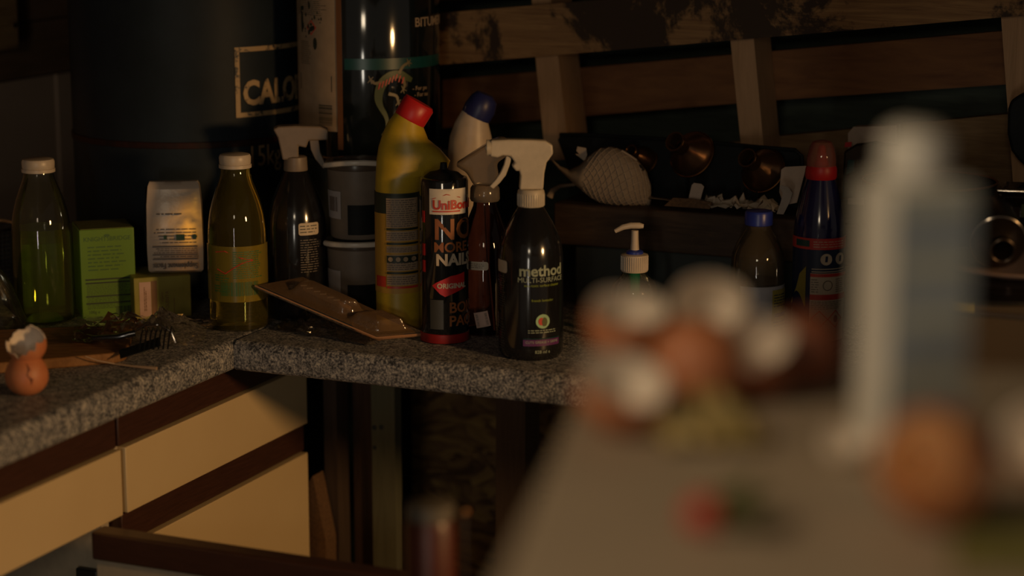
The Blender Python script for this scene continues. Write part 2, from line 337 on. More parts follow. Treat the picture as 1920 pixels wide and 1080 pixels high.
# ------------------------------------------------------------ the shed
struct('floor', abox(-.7, 3.2, -3.6, .8, -.05, 0), 'floor')
struct('ceiling', abox(-.7, 3.2, -3.6, .8, 2.4, 2.45), 'dark_boards')
struct('wall_left', abox(-.66, -.6, -3.6, .74, 0, 2.4), 'dark_boards')
struct('wall_back', abox(-.6, 3.2, .68, .74, 0, 2.4), 'green_boards')
for i, (z0, z1) in enumerate(((1.166, 1.247), (1.25, 1.31), (1.313, 1.45), (1.453, 1.6))):
    struct('trim_%d' % (i + 1), abox(-.6, -.588 + .004 * (i % 2), -3.0, .64, z0, z1), 'dark_boards')
struct('trim_5', abox(-.6, -.592, -3.0, .474, .9, 1.163), 'panel_grey', smooth=False)
struct('trim_6', abox(-.6, -.588, .4755, .64, .9, 1.163), 'panel_grey', smooth=False)
t = T('wall_bracket', 'pale wooden batten end with a screw, top left corner of the wall', 'batten', W(-.588, .33, 1.215), RZ)
c = [ (0, 0), (.02, 0) ]
t.p('batten', box(0, .035, -.09, .012, .0, .2), 'slat_low', bevel=.006); t.p('screw', rot(lathe([(.004, 0), (.004, .002), (.002, .003)], 12), R(90), 'Y'), 'chrome').location = (.035, -.002, .035)
# pallet propped on the back wall
t = T('wooden_pallet', 'weathered wooden pallet propped askew against the back wall', 'pallet', W(0, 0, 0), RZ)
t.p('front_slat', bquad([(806, 26), (1100, 2), (2000, -72), (2000, 22), (1675, 50), (1250, 86), (820, 122), (806, 123)], .455, .022), 'slat_old', label='broad front slat with flaking dark stains', smooth=False)
for i, q in enumerate(([(1003, 98), (1045, 95), (1068, 300), (1023, 300)], [(1368, 60), (1412, 58), (1434, 300), (1392, 300)], [(1876, 20), (1921, 18), (1945, 380), (1902, 380)])):
    t.p('stud', bquad([(q[3][0], q[3][1]), (q[2][0], q[2][1]), q[1], q[0]], .48, .075), 'pale_stud', smooth=False)
t.p('stud', bquad([(995, -40), (1032, -40), (1034, 18), (998, 20)], .48, .075), 'pale_stud', smooth=False)
t.p('back_slat', bquad([(830, 150), (2000, 48), (2000, 148), (1892, 158), (1450, 188), (830, 240)], .557, .022), 'slat_red', smooth=False, label='reddish brown back slat')
t.p('back_slat', bquad([(1240, 285), (1455, 256), (1890, 214), (2000, 204), (2000, 400), (1240, 480)], .557, .022), 'slat_low', smooth=False, label='lighter lower back slat')
t.p('back_slat', bquad([(700, -120), (1920, -200), (1920, -90), (700, 12)], .557, .022), 'slat_red', smooth=False, label='upper reddish slat')
# ------------------------------------------------------------ worktops
def rounded_front(a0, a1):            # profile in b,z with a rolled front edge, run along a
    P = [(.60, .862), (.60, .90)]; 
    for k in range(6): th = R(90 - 90 * k / 5); P.append((.012 - .012 * math.sin(R(90 * k / 5)), .888 + .012 * math.cos(R(90 * k / 5))))
    for k in range(5): P.append((.008 - .008 * math.cos(R(90 * k / 4)), .870 - .008 * math.sin(R(90 * k / 4))))
    n = len(P); V = [(a, b, z) for a in (a0, a1) for b, z in P]
    return V, [tuple(range(n)), tuple(reversed(range(n, 2 * n)))] + [(i, (i + 1) % n, (i + 1) % n + n, i + n) for i in range(n)]
M0 = Matrix.Translation((P0.x, P0.y, 0)) @ Matrix.Rotation(RZ, 4, 'Z')
solo('worktop', 'grey speckled laminate worktop along the back wall', 'worktop', (*rounded_front(.0005, 2.4), 1), 'granite')
g = xf(rounded_front(-2.6, .60), Matrix.Rotation(R(90), 4, 'Z'))          # along -> b, front faces +a
solo('worktop', 'grey speckled laminate worktop along the left wall, over the cream drawers', 'worktop', (*g, 1), 'granite')
# ------------------------------------------------------------ cabinets under the left worktop
def cab_x(a, b, z): return M0 @ Vector((a, b, z))
t = T('base_cabinet', 'cream-fronted base cabinet with a drawer, nearest the worktop corner', 'cabinet', W(-.3, 0, 0), RZ)
def L(a0, a1, b0, b1, z0, z1): return box(a0 + .3, a1 + .3, b0, b1, z0, z1)
t.p('carcass', join(L(-.58, -.042, -.213, -.197, .1, .855), L(-.58, -.042, .205, .221, .1, .855), L(-.58, -.57, -.197, .205, .1, .855), L(-.57, -.042, -.197, .205, .1, .115)), 'carcass', smooth=False)
t.p('top_rail', L(-.042, -.026, -.2175, .221, .818, .8615), 'brown_rail', bevel=.002)
d = t.p('drawer', L(-.04, -.02, -.213, .2205, .737, .8165), 'cream', bevel=.0012)
t.p('rail', L(-.045, -.026, -.2175, .221, .698, .7355), 'brown_rail', parent=None, bevel=.002)
t.p('door', L(-.04, -.02, -.213, .2195, .12, .6965), 'cream', bevel=.0012)
t2 = T('base_cabinet', 'cream-fronted base cabinet standing open, to the left of the closed one', 'cabinet', W(-.3, -.45, 0), RZ)
def L2(a0, a1, b0, b1, z0, z1): return box(a0 + .3, a1 + .3, b0 + .45, b1 + .45, z0, z1)
t2.p('carcass', join(L2(-.58, -.042, -.236, -.221, .1, .855), L2(-.58, -.042, -1.0, -.985, .1, .855), L2(-.58, -.57, -.985, -.236, .1, .855), L2(-.57, -.042, -.985, -.236, .1, .115)), 'carcass', smooth=False)
t2.p('top_rail', L2(-.042, -.026, -1.0, -.2225, .818, .8615), 'brown_rail', bevel=.002)
t2.p('drawer', L2(-.040, -.020, -1.0, -.2225, .737, .8165), 'cream', bevel=.0012)
t2.p('edge_strip', L2(-.044, -.030, -.221, -.2142, .737, .818), 'carcass', bevel=.0005, label='pale strip between the drawer fronts')
dr = t2.p('door', L2(-.018, .48, -.283, -.265, .12, .7035), 'carcass', bevel=.001, label='door swung wide open, pale inner face')
t2.p('handle_rail', L2(-.02, .48, -.289, -.262, .7035, .737), 'brown_rail', parent=dr, bevel=.003)
t2.p('hinge', L2(-.075, -.045, -.245, -.236, .650, .672), 'hinge', bevel=.002)
# ------------------------------------------------------------ under the back worktop
struct('trim_7', abox(-.05, 3.0, .60, .62, 0, .80), 'osb')
def post(name, label, px, b, th, m):
    t = bquad(px, b, th); zmin = min(v[2] for v in t[0])
    V = [(v[0], v[1], 0 if v[2] < .6 else min(v[2], .8615)) for v in t[0]]
    return solo(name, label, 'post', (V, t[1], 1), m, smooth=False)
gp = T('worktop_post', 'grey-painted board post with drilled holes under the back worktop', 'post', W(0, 0, 0), RZ)
gp.p('board', box(.036, .072, .30, .32, 0, .8615), 'post_grey', smooth=False)
for (u, v, r) in ((697, 801, .0035), (715, 801, .0035), (701, 839, .003)):
    a, z = onb(u, v, .30); gp.p('drilled_hole', move(rot(lathe([(r, 0), (r, .0006)], 14), R(90), 'X'), max(a, .0405), .3, z), 'black_matte')
solo('brace_post', 'dark brown post beside the grey-painted board, under the worktop', 'post', abox(.002, .034, .31, .37, 0, .8615), 'post_brown', smooth=False)
post('prop_post', 'nearly black leaning post in front of the chipboard backing', [(925, 1150), (985, 1150), (985, 748), (930, 745)], .30, .05, 'post_dark')
solo('end_panel', 'dark panel standing beside the closed cabinet', 'panel', abox(-.02, .0, .266, .30, 0, .8615), 'post_dark', smooth=False)
c = [onb(580, 1028, .2235), onb(602, 1026, .2235), onb(608, 1016, .2235), onb(585, 893, .2235), onb(579, 905, .2235)]
g = bquad([(578, 1150), (603, 1160), (611, 1016), (586, 893), (578, 905)], .232, .03)
g = ([(v[0], v[1], 0 if v[2] < .5 else v[2]) for v in g[0]], g[1], 1)
solo('chipboard_offcut', 'pointed chipboard offcut leaning beside the cream door', 'offcut', g, 'chipboard', smooth=False)

# ------------------------------------------------------------ left worktop
def clear_bottle(u, vb, hw, pts, cap, label, liquid, level, rest=()):
    q = Px(u, vb); t = T('glass_bottle', label, 'bottle', q.P, q.rz)
    pr = q.prof(pts); pr[0] = (pr[0][0], .0008)
    if liquid == 'water_yellow':      # filled to the neck: one refracting body that throws a bright streak on the packet behind
        gl = t.p('glass', lathe([(pr[0][0] * .82, .0)] + [(pr[0][0], .004)] + pr[1:], 96), liquid, label='filled glass body'); gl.cycles.is_caustics_caster = True
    else: gl = t.p('glass', lathe([(pr[0][0] * .82, .0)] + [(pr[0][0], .004)] + pr[1:], 56), 'glass')
    inner = [(r * .93, z) for r, z in pr if z > .006 and z <= level * pr[-1][1]]; inner = [(inner[0][0] * .9, .005)] + [(inner[0][0], .012)] + inner[1:]
    if liquid != 'water_yellow': t.p('liquid', lathe(inner, 56), liquid)
    zc = q.z(cap[1]); zt = q.z(cap[0]); r = q.r(cap[2]); n = 60; V = []; g = lathe([(r * 1.02, zc - .0005), (r * 1.02, zc + (zt - zc) * .22), (r * .96, zc + (zt - zc) * .25), (r * .985, zc + (zt - zc) * .32), (r, zt - .004), (r * .93, zt - .0008), (r * .8, zt)], 60)
    t.p('cap', g, 'cap_milky'); return q, t
q1, b1 = clear_bottle(85, 602, 55, [(602, 54), (585, 55.5), (450, 55), (425, 54), (400, 50.5), (375, 44), (355, 37), (340, 31), (330, 28), (318, 26.5), (306, 26)], (297, 321, 30),
   'clear bottle of yellow-green liquid with a white cap, leftmost on the worktop', 'liquid_green', .62)
q2, b2 = clear_bottle(449, 613, 54, [(613, 53), (595, 54), (440, 53.5), (415, 52), (395, 49), (375, 44), (355, 37.5), (338, 31), (325, 27.5), (312, 26.5), (298, 26)], (288, 313, 29.5),
   'clear bottle of pale yellow liquid with a printed yellow label and white cap', 'water_yellow', .86)
r2 = q2.r(54.6); z0, z1 = q2.z(566), q2.z(462)
lb = b2.p('label', bend(sheet(-r2 * 1.5, r2 * 1.5, z0, z1, 40, 2, -.0008), r2), 'label_film', label='yellow printed label')
b2.p('lettering', bend(join(micro(q2.x(440), q2.x(500), z1 - .042, z1 - .006, 13, 5), micro(q2.x(402), q2.x(432), z1 - .046, z1 - .036, 3, 6), barcode(q2.x(415), q2.x(490), z0 + .008, z0 + .026, 26), micro(q2.x(400), q2.x(436), z1 - .06, z1 - .05, 3, 8)), r2 + .0009), 'ink_green', parent=lb)
rb = [(q2.x(405), z1 - .008), (q2.x(425), z1 - .006), (q2.x(455), z1 - .015), (q2.x(478), z1 - .0185), (q2.x(455), z1 - .022), (q2.x(440), z1 - .028), (q2.x(425), z1 - .035), (q2.x(408), z1 - .030)]
b2.p('ribbon_mark', bend(join(*[tube([(rb[i][0], 0, rb[i][1]), (rb[i + 1][0], 0, rb[i + 1][1])], .0007, 6) for i in range(len(rb) - 1)]), r2 + .0011), 'red_ink', parent=lb)
# tea boxes
def carton(name, label, u, v, w_px, vt, depth, yaw, m, z=.9, cat='box'):
    q = Px(u, v, z); t = T(name, label, cat, q.P, q.rz + yaw); wd = q.r(w_px) / math.cos(yaw); h = q.z(vt)
    bd = t.p('carton', box(0, wd, 0, depth, 0, h), m, bevel=.0012); return q, t, wd, h, bd
q, t, wd, h, bd = carton('tea_box', 'bright green tea box between the leftmost bottle and the white pouch', 155, 598, 101, 432, .07, R(7), 'tea_green')
t.p('lettering', join(text('KNIGHTSBRIDGE', .0058, wd * .5, h - .0155, sx=1.0, bold=.02), disc(wd * .5, h - .0085, .004, sz=.4), micro(wd * .14, wd * .84, h - .056, h - .021, 7, 11, .32)), 'ink_green', parent=bd)
bars = [box(wd * .08, wd * .93, -.0004, 0, h * z - .0009, h * z + .0011) for z in (.435, .395, .245, .165)]
t.p('nutrition_table', join(*bars, micro(wd * .1, wd * .92, h * .26, h * .38, 8, 12, .3), micro(wd * .1, wd * .9, h * .18, h * .235, 3, 13, .3), micro(wd * .1, wd * .75, h * .10, h * .155, 3, 14, .3), text('100g e', .004, wd * .22, .006), barcode(wd * .62, wd * .92, .002, .014, 14)), 'ink', parent=bd)
t.p('top_flap', box(.002, wd - .002, .002, .068, h, h + .0006), 'tea_side', parent=bd, label='duller printed top')
q, t, wd, h, bd = carton('tea_box', 'green tea box standing behind the leftmost bottle, seen through it', 36, 578, 103, 460, .05, R(4), 'tea_green')
t.p('lettering', join(text('KNIGHTSBRIDGE', .0062, wd * .5, h - .022, bold=.02), disc(wd * .5, h - .012, .005, sz=.4), text('Selected tea', .004, wd * .5, h - .032), text('GREEN TEA', .0075, wd * .5, h - .048, sx=1.1)), 'ink_green', parent=bd)
q, t, wd, h, bd = carton('yellow_box', 'olive-yellow carton with an upright pink label, lying under the white pouch', 253, 600, 106, 522, .075, R(9), 'olive_box')
ypos = (q, wd, h)
lbl = t.p('side_label', box(.007, .022, -.0004, 0, .004, h - .006), 'label_pink', parent=bd, label='pink-white paper label')
t.p('brown_band', box(.0225, .030, -.0003, 0, .003, h - .005), 'brown_ink', parent=bd)
def vtext(s, hh, x, z, **k): return move(rot(text(s, hh, 0, 0, **k), R(-90), 'Y'), x, 0, z)
t.p('lettering', join(vtext('POLENTA', .0045, .045, h * .4), vtext('organic', .0035, .038, h * .5), move(rot(micro(-h * .3, h * .3, -.002, .002, 2, 3), R(-90), 'Y'), .0145, -.0005, h * .5), move(rot(micro(-h * .3, h * .1, -.001, .001, 1, 4), R(-90), 'Y'), .052, 0, h * .4)), 'brown_ink', parent=bd)
t.p('side_print', move(rot(disc(0, 0, .012, sz=1.3), R(90), 'Z'), wd + .0, .04, h * .5), 'cap_red', parent=bd)
# supplement pouch, upside down, on the olive carton
q = Px(331, 507, .9 + h + .0008, y=ypos[0].P.y + .045)
vb, vt = 509, 352
sw = lambda u: q.x(u); hb = q.z(vt)
t = T('supplement_pouch', 'white supplement packet standing upside down on the olive carton', 'packet', q.P, q.rz + R(-3))
zz = [0, .004, .03, .06, .09, hb - .012, hb]; hw = [.033, .0355, .0362, .0358, .0352, .0345, .0335]; dp = [.010, .017, .021, .021, .019, .016, .014]
def bag(zz, hw, dp, bulge=.25, nx=14):
    V = []; Fa = []
    sec = []
    for k in range(nx + 1): s = -1 + 2 * k / nx; sec.append((s, -(1 - abs(s) ** 3 * bulge)))
    for k in range(nx + 1): s = 1 - 2 * k / nx; sec.append((s, (1 - abs(s) ** 3 * bulge)))
    n = len(sec)
    for z, w_, d_ in zip(zz, hw, dp):
        for s, y in sec: V.append((s * w_, y * d_, z))
    for i in range(len(zz) - 1):
        for k in range(n): k2 = (k + 1) % n; Fa.append((i * n + k, i * n + k2, (i + 1) * n + k2, (i + 1) * n + k))
    Fa.append(tuple(reversed(range(n)))); Fa.append(tuple(range((len(zz) - 1) * n, len(zz) * n))); return V, Fa
pk = t.p('pouch', bag(zz, hw, dp), 'foil_pack', angle=50); pk.cycles.is_caustics_receiver = True
t.p('folded_top', bag([hb, hb + .004, hb + .009], [.0335, .033, .031], [.014, .012, .006]), 'foil_pack', label='folded top end')
gt = join(text('Supplement Facts', .0075, .0, -.0145, bold=.03, sx=.80), box(-.029, .029, -.0003, 0, -.0215, -.0195), box(-.029, .029, -.0003, 0, -.0270, -.0255), box(-.029, .029, -.0003, 0, -.038, -.036), micro(-.029, .029, -.0355, -.0275, 3, 21, .35), micro(-.03, .03, -.0252, -.022, 1, 20, .35), micro(-.028, .03, -.062, -.040, 5, 22, .28), micro(-.01, .03, -.082, -.078, 1, 23, .4))
gt = move(rot(gt, R(180), 'Y'), 0, -.0222, 0)
t.p('lettering', gt, 'ink_grey', parent=pk)
t.p('green_mark', move(join(disc(-.013, .052, .0001), box(.002, .013, -.0004, 0, .045, .053), box(-.014, -.010, -.0004, 0, .047, .052), disc(.026, .050, .003)), 0, -.0225, 0), 'ink_green', parent=pk)
t.p('dark_edge', move(tube([(-.0365, .008, .004), (-.040, .010, .06), (-.0365, .008, hb)], .0016), 0, .004, 0), 'black', label='black edge strip on the left side')
# glass jar and mesh sieve at the extreme left
q = Px(-42, 622); t = T('glass_jar', 'rounded clear glass jar cut off by the left edge of the picture', 'jar', q.P, q.rz)
t.p('glass', lathe(q.prof([(624, 70), (618, 86), (612, 90), (600, 91), (585, 84), (560, 76), (530, 64), (510, 50), (498, 34), (492, 20)]), 48), 'glass')
t.p('foot', lathe([(q.r(60), 0), (q.r(88), .001), (q.r(90), .006), (q.r(84), .008)], 48), 'glass')
q = Px(-30, 560, .9, y=2.86); t = T('mesh_basket', 'dark wire mesh basket behind the glass jar at the left edge', 'basket', q.P, q.rz)
rr = q.r(60); hh = q.z(425); ws = []
for k in range(40): a = 2 * math.pi * k / 40; ws.append(tube([(rr * math.cos(a), rr * math.sin(a), 0), (rr * 1.1 * math.cos(a), rr * 1.1 * math.sin(a), hh)], .0007, 4))
for k in range(16): ws.append(move(ring(rr * (1 + .1 * k / 15), .0007, 40, 4), z=.001 + hh * k / 15))
t.p('mesh', join(*ws), 'hinge'); t.p('rim', move(ring(rr * 1.1, .0025, 48), z=hh), 'chrome'); t.p('base', lathe([(rr, 0), (rr, .002)], 40), 'hinge')
# chopping board
zb = .9; pa = onz(-60, 706, zb); pb = onz(236, 680, zb); pc = onz(252, 625, zb); pd = onz(-60, 640, zb)
V = [pa, pb, pc, pd]; thk = .013
# rounded corner on the right front
def roundpoly(P, rads, k=6):
    out = []; n = len(P)
    for i, p in enumerate(P):
        r = rads[i]; a = P[i - 1] - p; b = P[(i + 1) % n] - p
        if r == 0: out.append(p); continue
        A_ = p + a.normalized() * r; B_ = p + b.normalized() * r
        for j in range(k + 1): s = j / k; out.append(A_ * (1 - s) ** 2 + p * 2 * s * (1 - s) + B_ * s * s)
    return out
Q = roundpoly(V, [0, .022, .02, 0]); n = len(Q)
g = ([(p.x, p.y, zb) for p in Q] + [(p.x, p.y, zb + thk) for p in Q], [tuple(reversed(range(n))), tuple(range(n, 2 * n))] + [(i, (i + 1) % n, (i + 1) % n + n, i + n) for i in range(n)])
solo('chopping_board', 'worn wooden chopping board with a rounded corner, under the plastic bag', 'board', g, 'board_wood', bevel=.002)
# thin stick
z_ = .9022; solo('wooden_stick', 'thin pale stick lying in front of the plastic bag', 'stick', tube([onz(160, 668, .9155), onz(182, 676, .909), onz(215, 682, z_ + .001), onz(250, 687, z_ + .0005), onz(294, 691, z_)], [.0006, .0008, .001, .0014, .0022], 8), 'straw')
# crumpled cellophane
def crumple(C4, z, hgt, n, seed, amp=.004, edge=.25):
    V = []; Fa = []
    for i in range(n + 1):
        for j in range(n + 1):
            s, tt = i / n, j / n; p = C4[0] * (1 - s) * (1 - tt) + C4[1] * s * (1 - tt) + C4[2] * s * tt + C4[3] * (1 - s) * tt
            nz = abs(noise.fractal(Vector((s * 5 + seed, tt * 4, seed * .7)), .9, 2.1, 4)); env = min(1, 4 * min(s, 1 - s)) * min(1, 4 * min(tt, 1 - tt))
            wob = noise.noise_vector(Vector((s * 7, tt * 7, seed))) * amp
            V.append((p.x + wob.x * 2, p.y + wob.y * 2, z + .0012 + hgt * (nz * .9 + .15) * (edge + (1 - edge) * env)))
    for i in range(n):
        for j in range(n): a = i * (n + 1) + j; Fa.append((a, a + n + 1, a + n + 2, a + 1))
    return V, Fa
g = crumple([onz(140, 668, .9), onz(372, 676, .9), onz(412, 626, .9), onz(150, 618, .9)], .9145, .026, 34, 3.3)
bag_o = solo('plastic_bag', 'crumpled clear cellophane bag on the chopping board below the green box', 'bag', g, 'film', angle=18)
# black plastic fork with curved slotted head, showing through the bag
t = T('black_utensil', 'black slotted plastic fork tangled in the cellophane bag', 'utensil', onz(255, 655, .918), R(10))
t.p('handle', tube([(-.05, .006, .014), (-.02, .0, .016), (.0, .0, .02)], [.003, .0035, .004]), 'black_gloss')
for k in range(7):
    a = R(-10 + 22 * k); x = .004 + .0055 * k
    t.p('tine', tube([(x, -.014, .002), (x + .003, -.004, .019), (x + .006, .008, .024), (x + .009, .018, .016)], .0011, 6), 'black_gloss')
t.p('rim', tube([(-.002, .0, .021), (.012, .004, .0285), (.028, .006, .028), (.042, .004, .019), (.047, .0, .006)], .0014, 8), 'chrome', label='shiny curved rim')
t.p('tray_corner', xf(box(-.02, .03, -.012, .01, 0, .001), Matrix.Rotation(R(-16), 4, 'Y') @ Matrix.Rotation(R(14), 4, 'X')), 'black')
# egg shells -------------------------------------------------
def shell_geo(L, wd, cut, jag=.03, seed=1, seg=40, rings=18, th=.0009):
    # egg with its blunt end down (z from 0), open above the given fraction of its length with a broken rim
    def rad(s): s = max(0, min(1, s)); return wd / 2 * math.sin(math.pi * s ** .88) ** .5 if False else wd / 2 * math.sqrt(max(0, 1 - (2 * s - 1) ** 2)) * (1 + .12 * (1 - 2 * s))
    V = []; Fa = []; rd = random.Random(seed); ph = [rd.uniform(0, 6.28) for _ in range(4)]
    rim = [cut + jag * (math.sin(3 * (2 * math.pi * k / seg) + ph[0]) * .5 + math.sin(7 * (2 * math.pi * k / seg) + ph[1]) * .35 + rd.uniform(-.5, .5)) for k in range(seg)]
    for side in (0, 1):
        for i in range(rings + 1):
            for k in range(seg):
                s = .5 * (1 - math.cos(math.pi * (i / rings) * math.acos(1 - 2 * min(.985, rim[k])) / math.pi)); a = 2 * math.pi * k / seg
                r = rad(s) - side * th; z = L * s + side * th * (1 - 2 * s)
                r = max(r, 0); V.append((r * math.cos(a), r * math.sin(a), z))
    N = (rings + 1) * seg; idx = []
    for i in range(rings):
        for k in range(seg):
            k2 = (k + 1) % seg; a, b, c_, d_ = i * seg + k, i * seg + k2, (i + 1) * seg + k2, (i + 1) * seg + k
            Fa.append((a, b, c_, d_)); idx.append(0); Fa.append((a + N, d_ + N, c_ + N, b + N)); idx.append(1)
    for k in range(seg): k2 = (k + 1) % seg; a = rings * seg + k; b = rings * seg + k2; Fa.append((a, b, b + N, a + N)); idx.append(1)
    return V, Fa, idx
def eggshell(label, C, L, wd, cut, tilt, spin, outer='egg_brown', inner='egg_inside', jag=.03, seed=1, zrest=None, group=None, name='egg_shell'):
    V, Fa, idx = shell_geo(L, wd, cut, jag, seed)
    M = Matrix.Rotation(spin, 4, 'Z') @ Matrix.Rotation(tilt, 4, 'X')
    V = [M @ Vector((v[0], v[1], v[2] - L / 2)) for v in V]; zm = min(v.z for v in V)
    cx = (max(v.x for v in V) + min(v.x for v in V)) / 2; cy = (max(v.y for v in V) + min(v.y for v in V)) / 2
    V = [(v.x - cx, v.y - cy, v.z - zm) for v in V]
    return solo(name, label, 'eggshell', (V, Fa), None, group, C if zrest is None else Vector((C.x, C.y, zrest)), mats=[outer, inner], idx=idx, angle=80)
P = onz(52, 741, .9)
V, Fa, idx = shell_geo(.050, .0475, .90, .03, 5); 
solo('cracked_egg', 'brown eggshell cracked down its side, on the left worktop', 'eggshell', (V, Fa), None, 'eggshells on the left worktop', P, R(20), mats=['egg_brown', 'egg_inside'], idx=idx, angle=80)
bpy.data.objects['cracked_egg'].location.z = .9002
cr = bpy.data.objects['cracked_egg']
rdc = [(.006, .040), (.009, .034), (.006, .028), (.011, .023), (.010, .016)]
pts = []
for i, (x, z) in enumerate(rdc):
    s = z / .05; r = .02375 * math.sqrt(max(0, 1 - (2 * s - 1) ** 2)) * (1 + .12 * (1 - 2 * s)) - .0002; a = x / .024; p = Vector((r * math.sin(a), -r * math.cos(a), z)); p = Matrix.Rotation(-R(20), 3, 'Z') @ p; pts.append(tuple(p))
mobj('crack', tube(pts, [.0005, .0017, .0010, .0019, .0004], 6), 'egg_dark', cr)
eggshell('broken half eggshell with a white torn rim, sitting on top of the cracked brown egg', Vector((P.x + .001, P.y + .002, 0)), .048, .044, .56, R(34), R(-18), jag=.12, seed=9, zrest=.9365, group='eggshells on the left worktop')
# ------------------------------------------------------------ gas cylinder in the corner
q = Px(366, 500, .9, y=2.95); Rg = .163
t = T('gas_cylinder', 'big dark blue gas cylinder with worn stencilled lettering, in the corner', 'gas cylinder', q.P, q.rz)
t.p('body', lathe([(Rg * .9, .0), (Rg * .98, .012), (Rg, .03), (Rg, q.z(247)), (Rg, .43), (Rg * .97, .465), (Rg * .85, .50), (Rg * .6, .525), (Rg * .3, .535)], 96), 'gas_blue')
t.p('weld_band', lathe([(Rg, q.z(250)), (Rg + .0018, q.z(249)), (Rg + .0018, q.z(239)), (Rg, q.z(238))], 96, False), 'rust', label='rusty weld seam')
t.p('collar', lathe([(.07, .515), (.075, .60), (.072, .60), (.067, .515)], 48), 'gas_blue'); t.p('valve', lathe([(.02, .53), (.02, .57), (.012, .575), (.012, .59)], 20), 'brass')
def ax_(u): return math.asin(max(-.99, min(.99, (u - 362) * q.k / Rg))) * Rg     # arc position of a column on the drum
x0 = ax_(441); x1 = ax_(441) + .165; zt_, zb_ = q.z(90), q.z(222)
t.p('stencil_frame', bend(frame(x0, x1, zb_, zt_, .0066, .0008, 24), Rg + .0006), 'worn_paint')
t.p('stencil_lettering', bend(text('CALOR', .034, x0 + .011, zb_ + .018, 'LEFT', .05, .80), Rg + .0014), 'worn_paint')
t.p('weight_lettering', bend(text('15kg', .031, ax_(459), q.z(316), 'LEFT', .0, .72), Rg + .0014), 'worn_dark')
# ------------------------------------------------------------ tin of bitumen paint on a dark box
yt = 2.86; q = Px(694, 300, 1.094, y=yt); Rt = q.r(131)
bx = T('black_crate', 'black crate hidden behind the clear tubs, with the paint tin on top', 'crate', W(.065, .345, .9), RZ)
bx.p('crate_body', box(-.10, .088, -.07, .085, 0, .1915), 'black_matte', bevel=.004)
q = Px(694, 262, 1.094, y=yt)
t = T('paint_tin', 'large glossy black tin with a teal band and lizard picture, cut off by the top', 'tin', q.P, q.rz)
body = t.p('tin_body', lathe([(Rt * .99, 0), (Rt, .002), (Rt, .27), (Rt * .97, .275)], 96), 'tin_black')
t.p('bottom_rim', move(ring(Rt, .0022, 96), z=.0035), 'chrome'); t.p('lid', lathe([(Rt * .93, .275), (Rt * .93, .285)], 64), 'chrome')
def at_(u): return math.asin(max(-.985, min(.985, (u - 694) * q.k / Rt))) * Rt
xs = at_(641); fb = (at_(566) - .03, at_(636))
lab = t.p('rear_label', bend(sheet(fb[0], fb[1], q.z(247), .262, 30, 4, -.0006), Rt), 'print_cream', label='cream instruction label')
t.p('seam', bend(box(xs - .0035, xs + .0035, -.0016, 0, .004, .27), Rt), 'copper_seam', label='coppery side seam')
tb = [at_(u) for u in (652, 800)]
t.p('teal_band', bend(sheet(at_(650), at_(822), q.z(130), q.z(109), 40, 1, -.0006), Rt), 'teal', parent=body)
t.p('lettering', bend(join(text('BITUMEN', .0125, at_(777), q.z(52), 'LEFT', .03), text('- For pe', .006, at_(772), q.z(172), 'LEFT'), text('- For su', .006, at_(775), q.z(184), 'LEFT')), Rt + .0008), 'print_cream', parent=body)
def gecko(u0, v0, sc_, m1, m2, par, mir=1):
    gpts = [(758, 152, 4), (750, 147, 6), (738, 140, 7), (722, 141, 8), (708, 152, 9), (700, 168, 8), (698, 185, 7), (702, 200, 5), (710, 215, 4), (713, 228, 3), (711, 242, 2), (703, 252, 1)]
    g = ribbon([(at_(u0 + (a - 758) * sc_), q.z(v0 + (b - 152) * sc_)) for a, b, r_ in gpts], [q.r(r_) * sc_ for *_, r_ in gpts], -.0009)
    t.p('lizard_print', bend(g, Rt), m1, parent=par)
    legs = []
    for pl in ([(735, 138), (742, 125), (752, 118)], [(742, 146), (745, 160), (742, 168)], [(706, 152), (692, 155), (684, 148)], [(716, 175), (730, 180), (733, 192)]):
        pp = [(at_(u0 + (a - 758) * sc_), q.z(v0 + (b - 152) * sc_)) for a, b in pl]; legs.append(ribbon(pp, [q.r(3.2), q.r(2.6), q.r(1.8)], -.0012))
        for dx, dz in ((-5, -6), (2, -8), (7, -3), (5, 5), (-3, 7)): legs.append(ribbon([pp[-1], (pp[-1][0] + q.r(dx), pp[-1][1] + q.r(dz))], [q.r(1.2), q.r(.8)], -.0013))
    t.p('lizard_feet', bend(join(*legs), Rt), m2, parent=par)
gecko(770, 152, 1.0, 'gecko', 'gecko_pale', body)
st = []
for k in range(8):
    u_ = 718 + k * 6 - 6; st.append(prism([(at_(u_), q.z(139 + abs(k - 5) * 3)), (at_(u_ + 2.5), q.z(139 + abs(k - 5) * 3)), (at_(u_ - 1), q.z(151 + abs(k - 5) * 3)), (at_(u_ - 3), q.z(151 + abs(k - 5) * 3))], -.0018, -.0012))
t.p('red_stripes', bend(join(*st), Rt), 'red_ink', parent=body)
t.p('label_print', bend(move(join(diamond(at_(591), q.z(54), q.r(13)), box(at_(570), at_(626), -.0003, 0, q.z(172), q.z(152))), 0, -.0008, 0), Rt), 'teal', parent=lab) if False else None
t.p('hazard_mark', bend(move(diamond(at_(591), q.z(54), q.r(14), .16), 0, -.0009, 0), Rt), 'red_ink', parent=lab)
t.p('hazard_figure', bend(move(join(disc(at_(591), q.z(48), q.r(2.6)), disc(at_(591), q.z(57), q.r(5), sz=.9)), 0, -.0009, 0), Rt), 'ink', parent=lab)
t.p('label_band', bend(move(join(box(at_(570), at_(627), -.0003, 0, q.z(151), q.z(143))), 0, -.0008, 0), Rt), 'teal', parent=lab)
t.p('label_panel', bend(move(box(at_(570), at_(627), -.0003, 0, q.z(173), q.z(151)), 0, -.0008, 0), Rt), 'ink', parent=lab)
